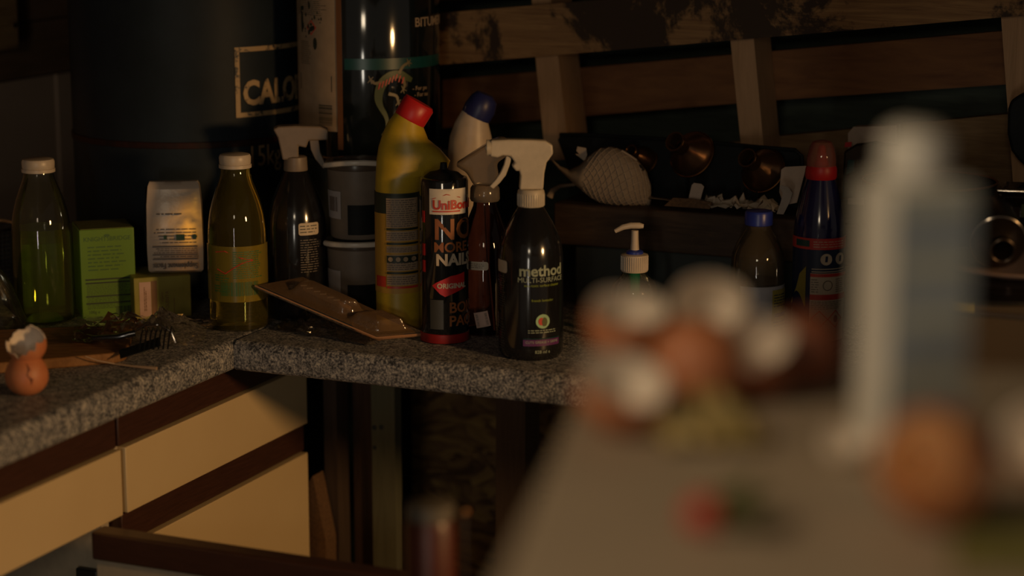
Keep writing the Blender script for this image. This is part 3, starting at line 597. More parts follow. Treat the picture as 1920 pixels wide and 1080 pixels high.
for nm_, g_ in (('small_print', micro(at_(572), at_(590), q.z(125), q.z(80), 12, 2, .25)), ('small_print', micro(at_(568), at_(620), q.z(32), q.z(-20), 14, 4, .25)), ('barcode', barcode(at_(603), at_(627), q.z(236), q.z(197), 13, 3, False)), ('panel_print', micro(at_(572), at_(600), q.z(166), q.z(159), 1, 9))): t.p(nm_, bend(move(g_, 0, -.0011, 0), Rt), 'print_cream' if nm_ == 'panel_print' else 'ink', parent=lab)
rd = random.Random(8); sp_ = []
for k in range(22):
    u_ = rd.uniform(573, 612); v_ = rd.uniform(0, 75); sp_.append(disc(at_(u_), q.z(v_), q.r(rd.uniform(.8, 3.4)), sz=rd.uniform(1, 2.6), seg=9))
sp_.append(disc(at_(598), q.z(84), q.r(5), sz=2.3, seg=9)); sp_.append(disc(at_(575), q.z(45), q.r(4), sz=5, seg=9))
t.p('bitumen_splashes', bend(move(join(*sp_), 0, -.0012, 0), Rt), 'ink', parent=lab)
# ------------------------------------------------------------ stacked tubs
for i, (vb_, vt_, lb_) in enumerate(((556, 447, 'lower cloudy plastic tub with black label, behind the yellow bottle'), (443, 298, 'upper cloudy plastic tub with white carry strap, stacked below the paint tin'))):
    if i == 0: q = Px(672, 545, y=2.70); q.P.z = .9; zt0 = q.z(452)
    else:
        y_ = q.P.y; q = Px(672, 400, .9 + zt0 + .0075, y=y_)
    h = q.z(305) if i else zt0
    t = T('plastic_tub', lb_, 'tub', q.P, q.rz, 'cloudy tubs stacked by the yellow bottle')
    r_ = q.r(58); bd = t.p('tub_body', lathe([(r_ * .86, 0), (r_ * .9, .002), (r_ * .98, h * .93), (r_ * 1.0, h)], 48), 'grey_plastic' if i else 'grey_plastic')
    t.p('lid', lathe([(r_ * 1.03, h - .006), (r_ * 1.05, h), (r_ * 1.03, h + .004), (r_ * .8, h + .004), (r_ * .78, h + .001)], 48), 'tub')
    t.p('black_label', bend(sheet(q.x(652), q.x(726), h * .01, h * .42, 20, 1, -.0008), lambda z, r_=r_, h=h: r_ * (.9 + .1 * z / h)), 'black', parent=bd)
    sl = t.p('side_label', bend(sheet(q.x(612) - .012, q.x(638), h * .22, h * .60, 10, 1, -.0008), lambda z, r_=r_, h=h: r_ * (.9 + .1 * z / h)), 'label_grey', parent=bd, label='small pale side label')
    if i: t.p('lettering', bend(barcode(q.x(617) - .008, q.x(630), h * .32, h * .52, 8), lambda z, r_=r_, h=h: r_ * (.9 + .1 * z / h) + .0012), 'ink_grey', parent=bd)
    sag = .006 if i else 0
    P_ = [(r_ * 1.08 * math.sin(a), -r_ * 1.08 * math.cos(a), h + .001 + (.004 * math.cos(a * 1.6) * (1 if i else .3))) for a in [R(x) for x in range(-72, 85, 8)]]
    g = tube(P_, .0032, 8); g = ([(x, y, h + (z - h) * 1.15) for x, y, z in g[0]], g[1])
    t.p('carry_strap', g, 'white_plastic', label='white carry strap')
# ------------------------------------------------------------ trigger sprays
def trigger(t, q, s, mirror=1, m='white_trigger', tilt=0, z0=0, k_=1.0):
    # head drawn in local x,z from the collar up; nozzle points to -x when mirror = 1. s = metres per reference pixel
    def S(P): return [(mirror * x * s * k_, z0 + z * s * k_) for x, z in P]
    hd = [(-75, 92), (-76, 62), (-62, 60), (-52, 64), (-38, 62), (-30, 50), (-36, 44), (-28, 34), (-22, 36), (-20, 26), (-22, 0), (22, 0), (24, 30), (28, 50), (40, 66), (39, 82), (26, 90), (0, 92), (-40, 93)]
    M = Matrix.Rotation(tilt, 4, 'Y')
    head = t.p('trigger_head', xf(prism(S(hd) if mirror > 0 else list(reversed(S(hd))), -12 * s, 12 * s), M), m, bevel=.0022)
    tr = [(-46, 62), (-50, 46), (-56, 32), (-66, 18), (-77, 6), (-70, 1), (-58, 12), (-47, 26), (-40, 44), (-36, 60)]
    t.p('trigger', xf(prism(S(tr) if mirror > 0 else list(reversed(S(tr))), -6 * s, 6 * s), M), m, bevel=.0012)
    t.p('nozzle', xf(move(rot(lathe([(15 * s, 0), (15 * s, 8 * s), (5 * s, 8 * s), (5 * s, 10 * s)], 24), R(-90 * mirror), 'Y'), -mirror * 74 * s, 0, z0 + 77 * s), M), m)
    ribs = []
    for k in range(36):
        a = 2 * math.pi * k / 36; ribs.append(move(box(-.0004, .0004, -.0007, .0007, z0 - 30 * s, z0 - 8 * s), 25 * s * math.cos(a), 25 * s * math.sin(a), 0))
    t.p('collar', join(lathe([(24 * s, z0 - 32 * s), (25.5 * s, z0 - 30 * s), (25 * s, z0 - 4 * s), (22 * s, z0)], 40), *ribs), m)
# the front spray bottle
q = Px(995, 664); t = T('spray_bottle', 'dark surface-cleaner spray bottle with a white trigger, front centre', 'spray bottle', q.P, q.rz + R(4))
pr = q.prof([(666, 54), (655, 60), (640, 61), (480, 60), (455, 57), (435, 50), (415, 40), (400, 31), (388, 24), (380, 22)]); pr[0] = (pr[0][0], 0)
bd = t.p('bottle_body', lathe([(r * 1.0, z) for r, z in pr], 64), 'bottle_black')
rb_ = q.r(61); 
t.p('dip_tube', tube([(0, -pr[-4][0] - .0, q.z(440)), (0, -.012, q.z(392))], .0012), 'grey_plastic') if False else None
trigger(t, q, q.k, 1, z0=q.z(354) )
def mx(u): return math.asin(max(-.98, min(.98, (u - 1000) * q.k / rb_))) * rb_
M_ = lambda g: bend(g, rb_ + .0010, R(17))
t.p('brand_lettering', M_(text('method', .0135, 0, q.z(517), 'CENTER', .03)), 'method_ink', parent=bd)
t.p('product_lettering', M_(join(text('MULTI-SURFACE', .0062, 0, q.z(529), 'CENTER'), micro(-.018, .018, q.z(625), q.z(617), 2, 31, .4, ragged=0), text('828 ml e', .004, 0, q.z(662)))), 'method_ink', parent=bd)
t.p('lime_lettering', M_(join(text('non-toxic surface cleaner', .0032, 0, q.z(537)), text('french lavender', .0032, 0, q.z(565)))), 'lime_ink', parent=bd)
t.p('round_seal', M_(disc(0, q.z(602), .0088, .0005)), 'seal_green', parent=bd); t.p('seal_fruit', M_(move(disc(-.002, q.z(602), .0036, sz=1.3), 0, -.0005, 0)), 'red_ink', parent=bd); t.p('seal_leaf', M_(move(disc(.002, q.z(603), .0034, sz=1.6), 0, -.0006, 0)), 'leaf', parent=bd)
t.p('purple_band', M_(join(sheet(-.024, .024, q.z(648), q.z(636), 16, 1, -.0004), )), 'purple', parent=bd); t.p('rainbow_line', M_(sheet(-.024, .024, q.z(635), q.z(634), 16, 1, -.0004)), 'teal', parent=bd)
t.p('band_lettering', M_(move(text('CUTS GREASE + GRIME', .0030, 0, q.z(643)), 0, -.0005, 0)), 'method_ink', parent=bd)
rl = bend(rsheet(-.034 - .009, -.034 + .014, q.z(515), q.z(492), .003), rb_, R(-20)); 
t.p('white_tab', rl, 'label_white', parent=bd, label='small white sticker'); t.p('side_print', bend(join(micro(-.042, -.024, q.z(580), q.z(520), 14, 33, .35), micro(-.042, -.024, q.z(660), q.z(600), 12, 34, .3)), rb_ + .0003, R(-20)), 'grey_print', parent=bd)
# second, clear one behind it, head turned to the right
q = Px(910, 619); t = T('spray_bottle', 'clear purplish spray bottle with a milky head, behind the adhesive tube', 'spray bottle', q.P, q.rz)
pr = q.prof([(640, 44), (630, 50), (620, 52), (500, 50), (455, 46), (425, 38), (400, 28), (385, 22), (372, 21)]); pr[0] = (pr[0][0], 0)
bd = t.p('bottle_body', lathe(pr, 56), 'purple_clear')
t.p('collar', lathe([(q.r(26), q.z(376)), (q.r(28), q.z(372)), (q.r(27), q.z(352)), (q.r(23), q.z(346))], 40), 'milky')
hd = [(-21, 346), (21, 346), (25, 325), (22, 305), (48, 286), (44, 262), (30, 256), (14, 262), (-50, 304), (-54, 310), (-34, 322)]
t.p('trigger_head', prism([(q.r(x), q.z(v)) for x, v in hd], -.010, .012), 'milky', bevel=.004, label='milky see-through spray head')
t.p('dip_tube', tube([(0, 0, q.z(380)), (.004, 0, q.z(500)), (.012, 0, q.z(632))], .0017), 'grey_plastic')
t.p('label_tab', bend(move(rsheet(-.030, .004, q.z(506), q.z(490), .003), 0, -.0004, 0), q.r(50)), 'label_white', parent=bd, label='white curved sticker')
t.p('barcode_label', bend(move(rot(sheet(-.009, .009, -.010, .010, 8, 1, -.0006), R(-12), 'Y'), -.004, 0, q.z(598)), q.r(51.5)), 'label_pink', parent=bd)
t.p('lettering', bend(join(move(rot(barcode(-.007, .007, -.008, .008, 14, 3, False), R(-12), 'Y'), -.004, -.0007, q.z(598)), micro(-.026, 0, q.z(503), q.z(493), 3, 44, .3)), q.r(51.5)), 'ink_grey', parent=bd)
# third spray bottle at the back left, pointing right
q = Px(560, 584, y=2.70); t = T('spray_bottle', 'dark spray bottle with a cream trigger pointing right, by the gas cylinder', 'spray bottle', q.P, q.rz)
pr = q.prof([(598, 50), (585, 54), (420, 54), (400, 52), (375, 46), (350, 36), (330, 26), (318, 21)]); pr[0] = (pr[0][0], 0)
bd = t.p('bottle_body', lathe(pr, 56), 'bottle_black')
t.p('collar', lathe([(q.r(22), q.z(319)), (q.r(22.5), q.z(317)), (q.r(21), q.z(294)), (q.r(17), q.z(292))], 36), 'trigger_shaded')
hd = [(520, 240), (528, 256), (532, 275), (536, 298), (566, 298), (566, 272), (580, 276), (585, 262), (620, 262), (621, 242), (606, 236), (560, 234), (530, 235)]
t.p('trigger_head', prism([(q.x(u), q.z(v)) for u, v in reversed(hd)], -.011, .011), 'trigger_shaded', bevel=.0022)
t.p('trigger', prism([(q.x(u), q.z(v)) for u, v in [(586, 262), (603, 262), (606, 285), (617, 312), (611, 317), (596, 298), (588, 280)]][::-1], -.005, .005), 'trigger_shaded', bevel=.0012)
t.p('label_tab', bend(move(rsheet(.002, .030, q.z(441), q.z(418), .003), 0, -.0004, 0), q.r(54)), 'label_white', parent=bd, label='white rounded sticker')
t.p('lettering', bend(join(move(micro(.004, .028, q.z(438), q.z(421), 3, 51, .3), 0, -.0009, 0)), q.r(54)), 'ink', parent=bd)
t.p('small_print', bend(micro(.004, .032, q.z(512), q.z(448), 14, 52, .25), q.r(54) + .0006), 'grey_plastic', parent=bd)
t.p('dip_tube', tube([(.0, -q.r(20), q.z(330)), (.002, -q.r(50), q.z(400))], .0012), 'grey_plastic') if False else None
# ------------------------------------------------------------ yellow angled-neck bottle
def skin_sections(secs, n=36):      # secs: centre(x,z), half width across, half depth, axis tilt
    V = []; Fa = []
    for (cx, cz, hw_, hd_, tl) in secs:
        for k in range(n): a = 2 * math.pi * k / n; x = hw_ * math.cos(a); y = hd_ * math.sin(a); V.append((cx + x * math.cos(tl), y, cz - x * math.sin(tl)))
    for i in range(len(secs) - 1):
        for k in range(n): k2 = (k + 1) % n; Fa.append((i * n + k, i * n + k2, (i + 1) * n + k2, (i + 1) * n + k))
    Fa.append(tuple(reversed(range(n)))); Fa.append(tuple(range((len(secs) - 1) * n, len(secs) * n))); return V, Fa
q = Px(748, 618); t = T('cleaner_bottle', 'yellow angled-neck cleaner bottle with a red cap', 'bottle', q.P, q.rz)
K = q.k; dpt = .026
def S(u0, v0, u1, v1, d_=dpt): # a section from left edge pixel to right edge pixel
    x0_, z0_, x1_, z1_ = q.x(u0), q.z(v0), q.x(u1), q.z(v1); return ((x0_ + x1_) / 2, (z0_ + z1_) / 2, math.hypot(x1_ - x0_, z1_ - z0_) / 2, d_, math.atan2(z0_ - z1_, x1_ - x0_))
bd = t.p('bottle_body', skin_sections([(0, 0, q.r(39), .022, 0), (0, .003, q.r(42), dpt, 0), S(706, 545, 791, 545), S(706, 440, 789, 440), S(707, 362, 789, 360, dpt), S(707, 352, 792, 350, .0275), S(708, 330, 800, 328, .028), S(710, 300, 838, 325, .028), S(714, 275, 846, 302, .028), S(722, 250, 828, 280, .026), S(732, 228, 806, 262, .023), S(746, 210, 797, 238, .019)]), 'bottle_yellow')
t.p('cap', skin_sections([S(746, 210, 798, 239, .0185), S(747, 207, 800, 236, .0195), S(762, 181, 815, 212, .0175), S(766, 177, 814, 205, .014)]), 'cap_red', label='red screw cap')
sl = t.p('shrink_label', skin_sections([(0, q.z(543), q.r(43), dpt + .0008, 0), (0, q.z(395), q.r(42.6), dpt + .0008, 0)]), 'amber_print', label='amber shrink label with white text panels')
t.p('label_top', skin_sections([(0, q.z(395), q.r(42.8), dpt + .0009, 0), (0, q.z(357), q.r(42.8), dpt + .0009, 0)]), 'ink', parent=sl)
el = lambda g, o=.0: ([(x, -(dpt + .0012 + o) * math.sqrt(max(0, 1 - (min(.97, abs(x) / q.r(44))) ** 2)) + y, z + dpt * (EYE - .9 - z) / q.P.y) for x, y, z in g[0]], g[1])
pan = [(372, 427), (434, 452), (462, 474), (478, 508), (516, 535)]
for a, b in pan: t.p('text_panel', el(sheet(q.x(727), q.x(785), q.z(b), q.z(a), 16, 1, 0)), 'print_cream', parent=sl)
for i, (a, b) in enumerate(pan): t.p('small_print', el(micro(q.x(728), q.x(784), q.z(b - 1), q.z(a + 2), max(2, int((b - a) / 4)), 60 + i, .4), .0006), 'ink_grey', parent=sl)
for v, e_ in ((369, 2), (430, 2), (457, 2), (512, 2), (486, 6.5)): t.p('black_heading', el(sheet(q.x(727), q.x(785), q.z(v + e_), q.z(v - e_), 12, 1, 0), .0009), 'ink', parent=sl)
t.p('red_stripe', el(join(sheet(q.x(708), q.x(725), q.z(539), q.z(519), 6, 1, 0), sheet(q.x(727), q.x(784), q.z(541), q.z(537), 12, 1, 0)), .0003), 'red_ink', parent=sl)
t.p('pictograms', el(join(*[disc(q.x(u), q.z(486), q.r(4.5), .0003, 14) for u in (734, 748, 762, 777)]), .0014), 'print_cream', parent=sl)
# white angled-neck bottle behind
q = Px(880, 560, y=2.76); q.P.z = .9; t = T('cleaner_bottle', 'white angled-neck cleaner bottle with a navy cap, behind the clear spray bottle', 'bottle', q.P, q.rz)
t.p('bottle_body', skin_sections([(0, 0, q.r(36), .022, 0), (0, .003, q.r(39), .025, 0), S(841, 400, 919, 400, .026), S(841, 310, 915, 312, .026), S(842, 280, 925, 300, .026), S(845, 255, 925, 275, .025), S(855, 228, 922, 256, .022), S(868, 206, 916, 230, .018)]), 'bottle_white')
t.p('cap', skin_sections([S(868, 207, 918, 231, .019), S(874, 192, 928, 215, .021), S(886, 176, 932, 195, .019), S(896, 170, 925, 182, .013)], 14), 'cap_navy', label='ribbed navy cap')
# ------------------------------------------------------------ adhesive cartridge
q = Px(834, 636); t = T('adhesive_tube', 'black grab-adhesive tube with a red base band', 'tube', q.P, q.rz)
rc = q.r(45); h = q.z(338)
bd = t.p('tube_body', lathe([(rc * .96, 0), (rc, .002), (rc, h), (rc * .95, h + .004), (rc * .9, h + .0045)], 56), 'black_gloss')
t.p('red_base', lathe([(rc + .0006, .001), (rc + .0008, .002), (rc + .0008, q.z(619)), (rc, q.z(618))], 56), 'dark_red', label='dark red base band')
t.p('end_piece', lathe([(rc * .85, h + .004), (rc * .6, h + .010), (rc * .3, h + .012), (.005, h + .014), (.004, h + .022)], 32), 'black')
B_ = lambda g, o=0, a=0: bend(g, rc + .0007 + o, a)
lw = t.p('maker_label', B_(prism(rrect(q.x(808), q.x(808) + .048, q.z(402), q.z(353), .003, 4), -.0004, 0)), 'print_cream', parent=bd) if False else t.p('maker_label', B_(sheet(q.x(806), q.x(806) + .050, q.z(402), q.z(354), 20, 2, -.0003)), 'white_print', parent=bd, label='white maker label')
t.p('maker_lettering', B_(join(text('UniBond', .0115, q.x(812), q.z(392), 'LEFT', .05), sheet(q.x(812), q.x(812) + .036, q.z(397.5), q.z(395), 12, 1, 0), tube([(q.x(812), 0, q.z(373)), (q.x(812) + .018, 0, q.z(364)), (q.x(812) + .036, 0, q.z(371))], .0005, 5)), .0009), 'red_ink', parent=bd)
t.p('orange_lettering', B_(join(text('NO', .026, q.x(814), q.z(448), 'LEFT', .03), text('MORE', .0125, q.x(814), q.z(472), 'LEFT', .03))), 'orange_ink', parent=bd)
t.p('pack_lettering', B_(join(text('BOND', .0135, q.x(842), q.z(586), 'LEFT', .03), text('PACK', .0135, q.x(842), q.z(611), 'LEFT', .03))), 'orange_ink', parent=bd)
t.p('white_lettering', B_(text('NAILS', .0145, q.x(818), q.z(497), 'LEFT', .05)), 'label_white', parent=bd)
t.p('red_flash', B_(strip([(q.x(u), q.z(a), q.z(b)) for u, a, b in ((811, 536, 535), (818, 543, 530), (826, 551, 526), (835, 556, 522), (846, 552, 517), (856, 548, 516), (866, 545, 514), (876, 542, 512))])), 'cap_red', parent=bd)
t.p('flash_lettering', B_(text('ORIGINAL', .0062, q.x(820), q.z(540), 'LEFT', .05), .0008), 'label_white', parent=bd)
t.p('grey_panel', B_(sheet(q.x(806), q.x(832), q.z(617), q.z(562), 12, 1, -.0003)), 'grey_print', parent=bd)
for v in (405, 467, 498): t.p('red_tab', B_(sheet(q.x(793), q.x(800), q.z(v + 14), q.z(v - 8), 4, 1, -.0003), 0, R(-8)), 'cap_red', parent=bd)
# ------------------------------------------------------------ clear clamshell packaging
A3 = onz(480, 600, .9); A3 = Vector((A3.x, A3.y, .955)); A3 = ony(478, 538, 2.60); B3 = onz(706, 641, .9); B3.z = .9035
C3 = onz(792, 622, .9); C3.z = .9045; C3 = B3 + Vector((.075, .030, .002)); D3 = A3 + (C3 - B3)
D3 = A3 + Vector((.055, .045, .002)); C3 = B3 + Vector((.060, .010, .003))
ex = (B3 - A3); n1, n2 = 30, 14; V = []; Fa = []
def clam_pt(s, r_):
    lo = A3.lerp(B3, s); hi = D3.lerp(C3, s); return lo.lerp(hi, r_)
nrm = (B3 - A3).cross(D3 - A3).normalized()
if nrm.z < 0: nrm = -nrm
def bumpf(s, r_):
    def cap_(x, a, b, f): 
        return max(0, min(1, (x - a) / f, (b - x) / f))
    h1 = cap_(s, .16, .62, .05) * cap_(r_, .25, .75, .16); h2 = cap_(s, .68, .93, .05) * cap_(r_, .15, .85, .12)
    lip = -.006 if (s < .015 or s > .985 or r_ < .03 or r_ > .97) else 0
    return .016 * math.sin(h1 * math.pi / 2) + .013 * math.sin(h2 * math.pi / 2) + lip
for i in range(n1 * 2 + 1):
    for j in range(n2 * 2 + 1):
        s, r_ = i / (2 * n1), j / (2 * n2); V.append(tuple(clam_pt(s, r_) + nrm * (bumpf(s, r_) + .004)))
for i in range(2 * n1):
    for j in range(2 * n2): a = i * (2 * n2 + 1) + j; Fa.append((a, a + 2 * n2 + 1, a + 2 * n2 + 2, a + 1))
t = T('clamshell_pack', 'empty clear blister pack propped at a slant before the dark spray bottle', 'packaging', B3 * 1.0)
g = ([(v[0] - B3.x, v[1] - B3.y, v[2] - B3.z) for v in V], Fa); t.p('blister', g, 'amber_clam', angle=35)
mb = [clam_pt(s, 0) - B3 + nrm * .0015 for s in (0, .25, .5, .75, 1)]; mb2 = [clam_pt(1, r_) - B3 + nrm * .0015 for r_ in (0, .5, 1)]
t.p('folded_edge', join(tube(mb + mb2[1:], .0024, 8)), 'amber_edge', label='thick folded rim catching the light')
t.p('printed_insert', tube([clam_pt(s, .5) - B3 + nrm * .008 for s in (.2, .35, .5, .58)], [.003, .004, .004, .003], 8), 'grey_plastic')
t.p('insert_print', join(*[tube([clam_pt(s, .42) - B3 + nrm * .0125, clam_pt(s + .02, .5) - B3 + nrm * .0135], .0009, 5) for s in (.2, .25, .31, .36, .42, .47)]), 'white_print')
g = crumple([onz(515, 622, .9), onz(700, 652, .9), onz(735, 625, .9), onz(540, 585, .9)], .9, .022, 24, 8.1)
solo('plastic_bag', 'crumpled clear plastic lying under the slanting blister pack', 'bag', g, 'film', angle=20)
# ------------------------------------------------------------ dark plank on a black crate, and what lies on it
t = T('black_crate', 'long black crate carrying the dark plank at the back of the worktop', 'crate', W(.50, .50, .9), RZ)
t.p('crate_body', box(-.19, .185, -.135, .05, 0, .084), 'black_matte', bevel=.004)
solo('dark_plank', 'rough dark plank lying across the black crate below the dust mask', 'plank', abox(.285, .700, .352, .54, .9845, 1.040), 'dark_plank', bevel=.003)
PZ = 1.0405
# black baking tray standing on edge behind
t = T('black_tray', 'black rectangular tray with rounded corners standing against the pallet', 'tray', W(0, 0, 0), RZ)
def onplane(u, v, b): return onb(u, v, b)
c = [onplane(u, v, .435) for u, v in ((1040, 246), (1056, 250), (1090, 252), (1300, 264), (1440, 277), (1492, 281), (1504, 292), (1506, 380))]
poly = [(c[1][0] - .004, c[0][1] - .004), *c[2:], (c[7][0], PZ + .0005), (c[3][0] - .10, PZ + .0005), (c[1][0] + .022, PZ + .0005), (c[1][0] - .008, c[0][1] - .012)]
pts = []
poly = [(a, z) for a, z in poly]
t.p('tray_base', prism(poly, .435, .438), 'black_gloss' if False else 'black', smooth=False)
t.p('tray_rim', tube([(a, .433, z) for a, z in poly[:7]] , .0028, 8), 'black')
# dust mask
q = Px(1150, 384, PZ, y=W(.40, .40, 0).y)
t = T('dust_mask', 'cream dust mask with netted cup lying on the dark plank', 'mask', q.P, q.rz)
def edge(u, v): return (q.x(u), q.z(v))
top = [edge(*e) for e in ((1036, 300), (1050, 312), (1068, 318), (1086, 310), (1104, 292), (1124, 277), (1146, 274), (1168, 280), (1192, 296), (1210, 318), (1219, 345), (1220, 384))]
bot = [edge(*e) for e in ((1034, 303), (1048, 318), (1062, 330), (1078, 345), (1094, 357), (1110, 370), (1124, 377), (1140, 380), (1160, 382), (1180, 383), (1200, 384), (1216, 385))]
V = []; Fa = []; nn = 14; n = len(top)
def cr(P, s):
    s = s * (len(P) - 1); i = min(int(s), len(P) - 2); f_ = s - i; return (P[i][0] * (1 - f_) + P[i + 1][0] * f_, P[i][1] * (1 - f_) + P[i + 1][1] * f_)
def maskpt(s, r_, off=0):
    a = cr(top, s); b = cr(bot, s); bulge = .034 * math.sin(math.pi * r_) ** .6 * min(1, 3.2 * s) * min(1, .35 + 2.4 * (1 - s)) + off
    zz_ = b[1] + (a[1] - b[1]) * (1 - math.cos(math.pi * r_)) / 2; return (b[0] + (a[0] - b[0]) * (1 - math.cos(math.pi * r_)) / 2, -bulge, zz_)
NS, NR = 44, 20
for i in range(NS + 1):
    for j in range(NR + 1): V.append(maskpt(i / NS, j / NR))
for i in range(NS):
    for j in range(NR): a = i * (NR + 1) + j; Fa.append((a, a + NR + 1, a + NR + 2, a + 1))
cup = t.p('cup', (V, Fa), 'mask', angle=60); sd = cup.modifiers.new('thickness', 'SOLIDIFY'); sd.thickness = .0015
net = []
for k in range(-10, 24):
    for sg in (1, -1):
        P_ = []
        for i in range(30):
            r_ = .03 + .94 * i / 29; s = .06 * k + sg * .42 * r_ + (.0 if sg > 0 else .40)
            if .34 < s < .985: P_.append(maskpt(s, r_, .0012))
        if len(P_) > 3: net.append(tube(P_, .00055, 4))
t.p('netting', join(*net), 'mask_net')
t.p('nose_clip', tube([maskpt(.62, .93, .001), maskpt(.68, .93, .001), maskpt(.73, .93, .001)], .0018, 6), 'mask_net'); t.p('staple', tube([maskpt(.76, .90, .001), maskpt(.80, .88, .001)], .0022, 6), 'black')
t.p('strap_tab', prism([(q.x(u), q.z(v)) for u, v in ((1078, 290), (1096, 304), (1100, 292), (1098, 279), (1082, 276), (1080, 284), (1086, 291))][::-1], .004, .007), 'mask_net')
# strap scrap / red rag left of the mask
q = Px(1048, 372, PZ, y=W(.31, .40, 0).y)
t = T('elastic_strap', 'cream elastic strap looping down left of the dust mask', 'strap', q.P, q.rz)
t.p('strap', tube([(q.r(-18), 0, .002), (q.r(-12), 0, q.z(358)), (q.r(2), 0, q.z(349)), (q.r(30), 0, q.z(346))], [.005, .004, .0025, .002], 8), 'mask_net')
# copper cups
for u, v, s, lb_ in ((1286, 281, 1.0, 'copper-coloured flared cup lying on the black tray, the middle one of three'), (1420, 311, .96, 'copper-coloured flared cup with a bright rim, nearest the blue bottle'), (1196, 292, .62, 'small copper-coloured cup half hidden behind the dust mask')):
    bpos = .405 if s > .9 else .42; az_ = onb(u, v, bpos); P = W(az_[0], bpos, az_[1]); k_ = 2.8 / F * 1.0
    ax = Vector((-.52, -.70, .44)).normalized(); rm = ax.to_track_quat('Z', 'Y').to_matrix().to_4x4()
    t = T('copper_cup', lb_, 'cup', P, 0, 'copper cups on the black tray', rotm=rm)
    rr = 44 * k_ * s
    t.p('bowl', lathe([(rr * .36, .012 * s), (rr * .5, .004), (rr * .86, -.008), (rr, -.016), (rr * 1.0, -.0185), (rr * .84, -.0105), (rr * .48, .001), (rr * .3, .008)][::-1], 48, False), 'dull_brass')
    t.p('rim', move(ring(rr, .0013, 64, 8), z=-.0172), 'brass', label='polished rim'); t.p('socket', lathe([(rr * .36, .006 * s), (rr * .40, .030 * s), (rr * .43, .032 * s), (rr * .36, .032 * s), (rr * .32, .012 * s)], 32, False), 'dull_brass')
    t.p('socket_rim', move(ring(rr * .40, .0010, 40, 6), z=.031 * s), 'brass')
    pa_ = rm.inverted() @ Vector((0, 0, PZ - P.z + .002)); t.p('support', tube([(0, 0, -.006), tuple(pa_)], .002, 6), 'black')
a0, z0_ = onb(1222, 351, .385); a1, z1_ = onb(1298, 353, .385)
solo('chrome_rod', 'thin chrome rod lying along the front of the black tray, right of the mask', 'rod', tube([W(a0 - .02, .385, PZ + .0105), W(a0 + .02, .385, PZ + .0085), W(a1 + .01, .385, PZ + .0035)], .0024, 10), 'chrome')
# crumpled paper, tag, card, bent strip
a0, z0_ = onb(1300, 390, .37)
c4 = [W(onb(1318, 392, .368)[0], .368, PZ), W(onb(1458, 400, .366)[0], .366, PZ), W(onb(1462, 350, .41)[0], .405, PZ), W(onb(1325, 345, .41)[0], .405, PZ)]
g = crumple(c4, PZ, .026, 18, 5.5, .004, .75); o = solo('crumpled_paper', 'crumpled greyish white paper on the plank behind the blue-capped bottle', 'paper', g, 'paper', angle=30)
def slab(name, label, cat, px, b, th, m, **k): return solo(name, label, cat, bquad(px, b, th), m, **k)
slab('paper_tag', 'small pale paper tag standing at the left end of the crumpled paper', 'tag', [(1290, 376), (1312, 378), (1320, 350), (1315, 345), (1301, 343), (1297, 347)], .372, .0012, 'card', smooth=False)
t = slab('brown_wrapper', 'flat brownish wrapper lying in front of the crumpled paper', 'wrapper', [(1245, 386), (1330, 392), (1335, 380), (1300, 373), (1262, 371)], .362, .003, 'chipboard')
slab('white_card', 'white card with rounded corners between the copper cup and the blue bottle', 'card', [(1470, 385), (1494, 380), (1512, 311), (1472, 313), (1465, 318), (1461, 360)], .39, .0015, 'card', smooth=False)
a, z = onb(1470, 380, .34)
slab('bent_strip', 'curled silvery strip hanging over the plank beside the white card', 'strip', [(1456, 401), (1469, 402), (1481, 378), (1486, 362), (1478, 351), (1464, 347), (1462, 352), (1468, 362), (1464, 378)], .346, .0015, 'chrome')
# ------------------------------------------------------------ pump dispenser
q = Px(1188, 640); t = T('pump_bottle', 'dark soap bottle with a cream pump and green dip tube', 'pump bottle', q.P, q.rz)
t.p('bottle_body', lathe([(q.r(40), 0), (q.r(44), .003), (q.r(44), q.z(545)), (q.r(40), q.z(530)), (q.r(24), q.z(515)), (q.r(21), q.z(506))], 40), 'glass')
t.p('green_tube', lathe([(q.r(11), .004), (q.r(11), q.z(507))], 20), 'green_tube')
rib = join(lathe([(q.r(24.5), q.z(508)), (q.r(25.5), q.z(506)), (q.r(25), q.z(477)), (q.r(18), q.z(475))], 40), *[move(box(-.0003, .0003, -.0005, .0005, q.z(505), q.z(479)), q.r(25.3) * math.cos(2 * math.pi * k / 40), q.r(25.3) * math.sin(2 * math.pi * k / 40), 0) for k in range(40)])
t.p('collar', rib, 'cap_milky'); t.p('blue_ring', lathe([(q.r(16), q.z(476)), (q.r(16), q.z(471)), (q.r(11), q.z(468))], 32), 'cap_blue')
t.p('stem', lathe([(q.r(8.5), q.z(472)), (q.r(7), q.z(450)), (q.r(6.5), q.z(432))], 20), 'cap_milky')
t.p('pump_head', tube([(q.r(16), 0, q.z(424)), (q.r(8), 0, q.z(423)), (q.r(-8), 0, q.z(423)), (q.r(-22), 0, q.z(426)), (q.r(-37), 0, q.z(434))], [q.r(4), q.r(6), q.r(6), q.r(5.5), q.r(4)], 12), 'cap_milky')
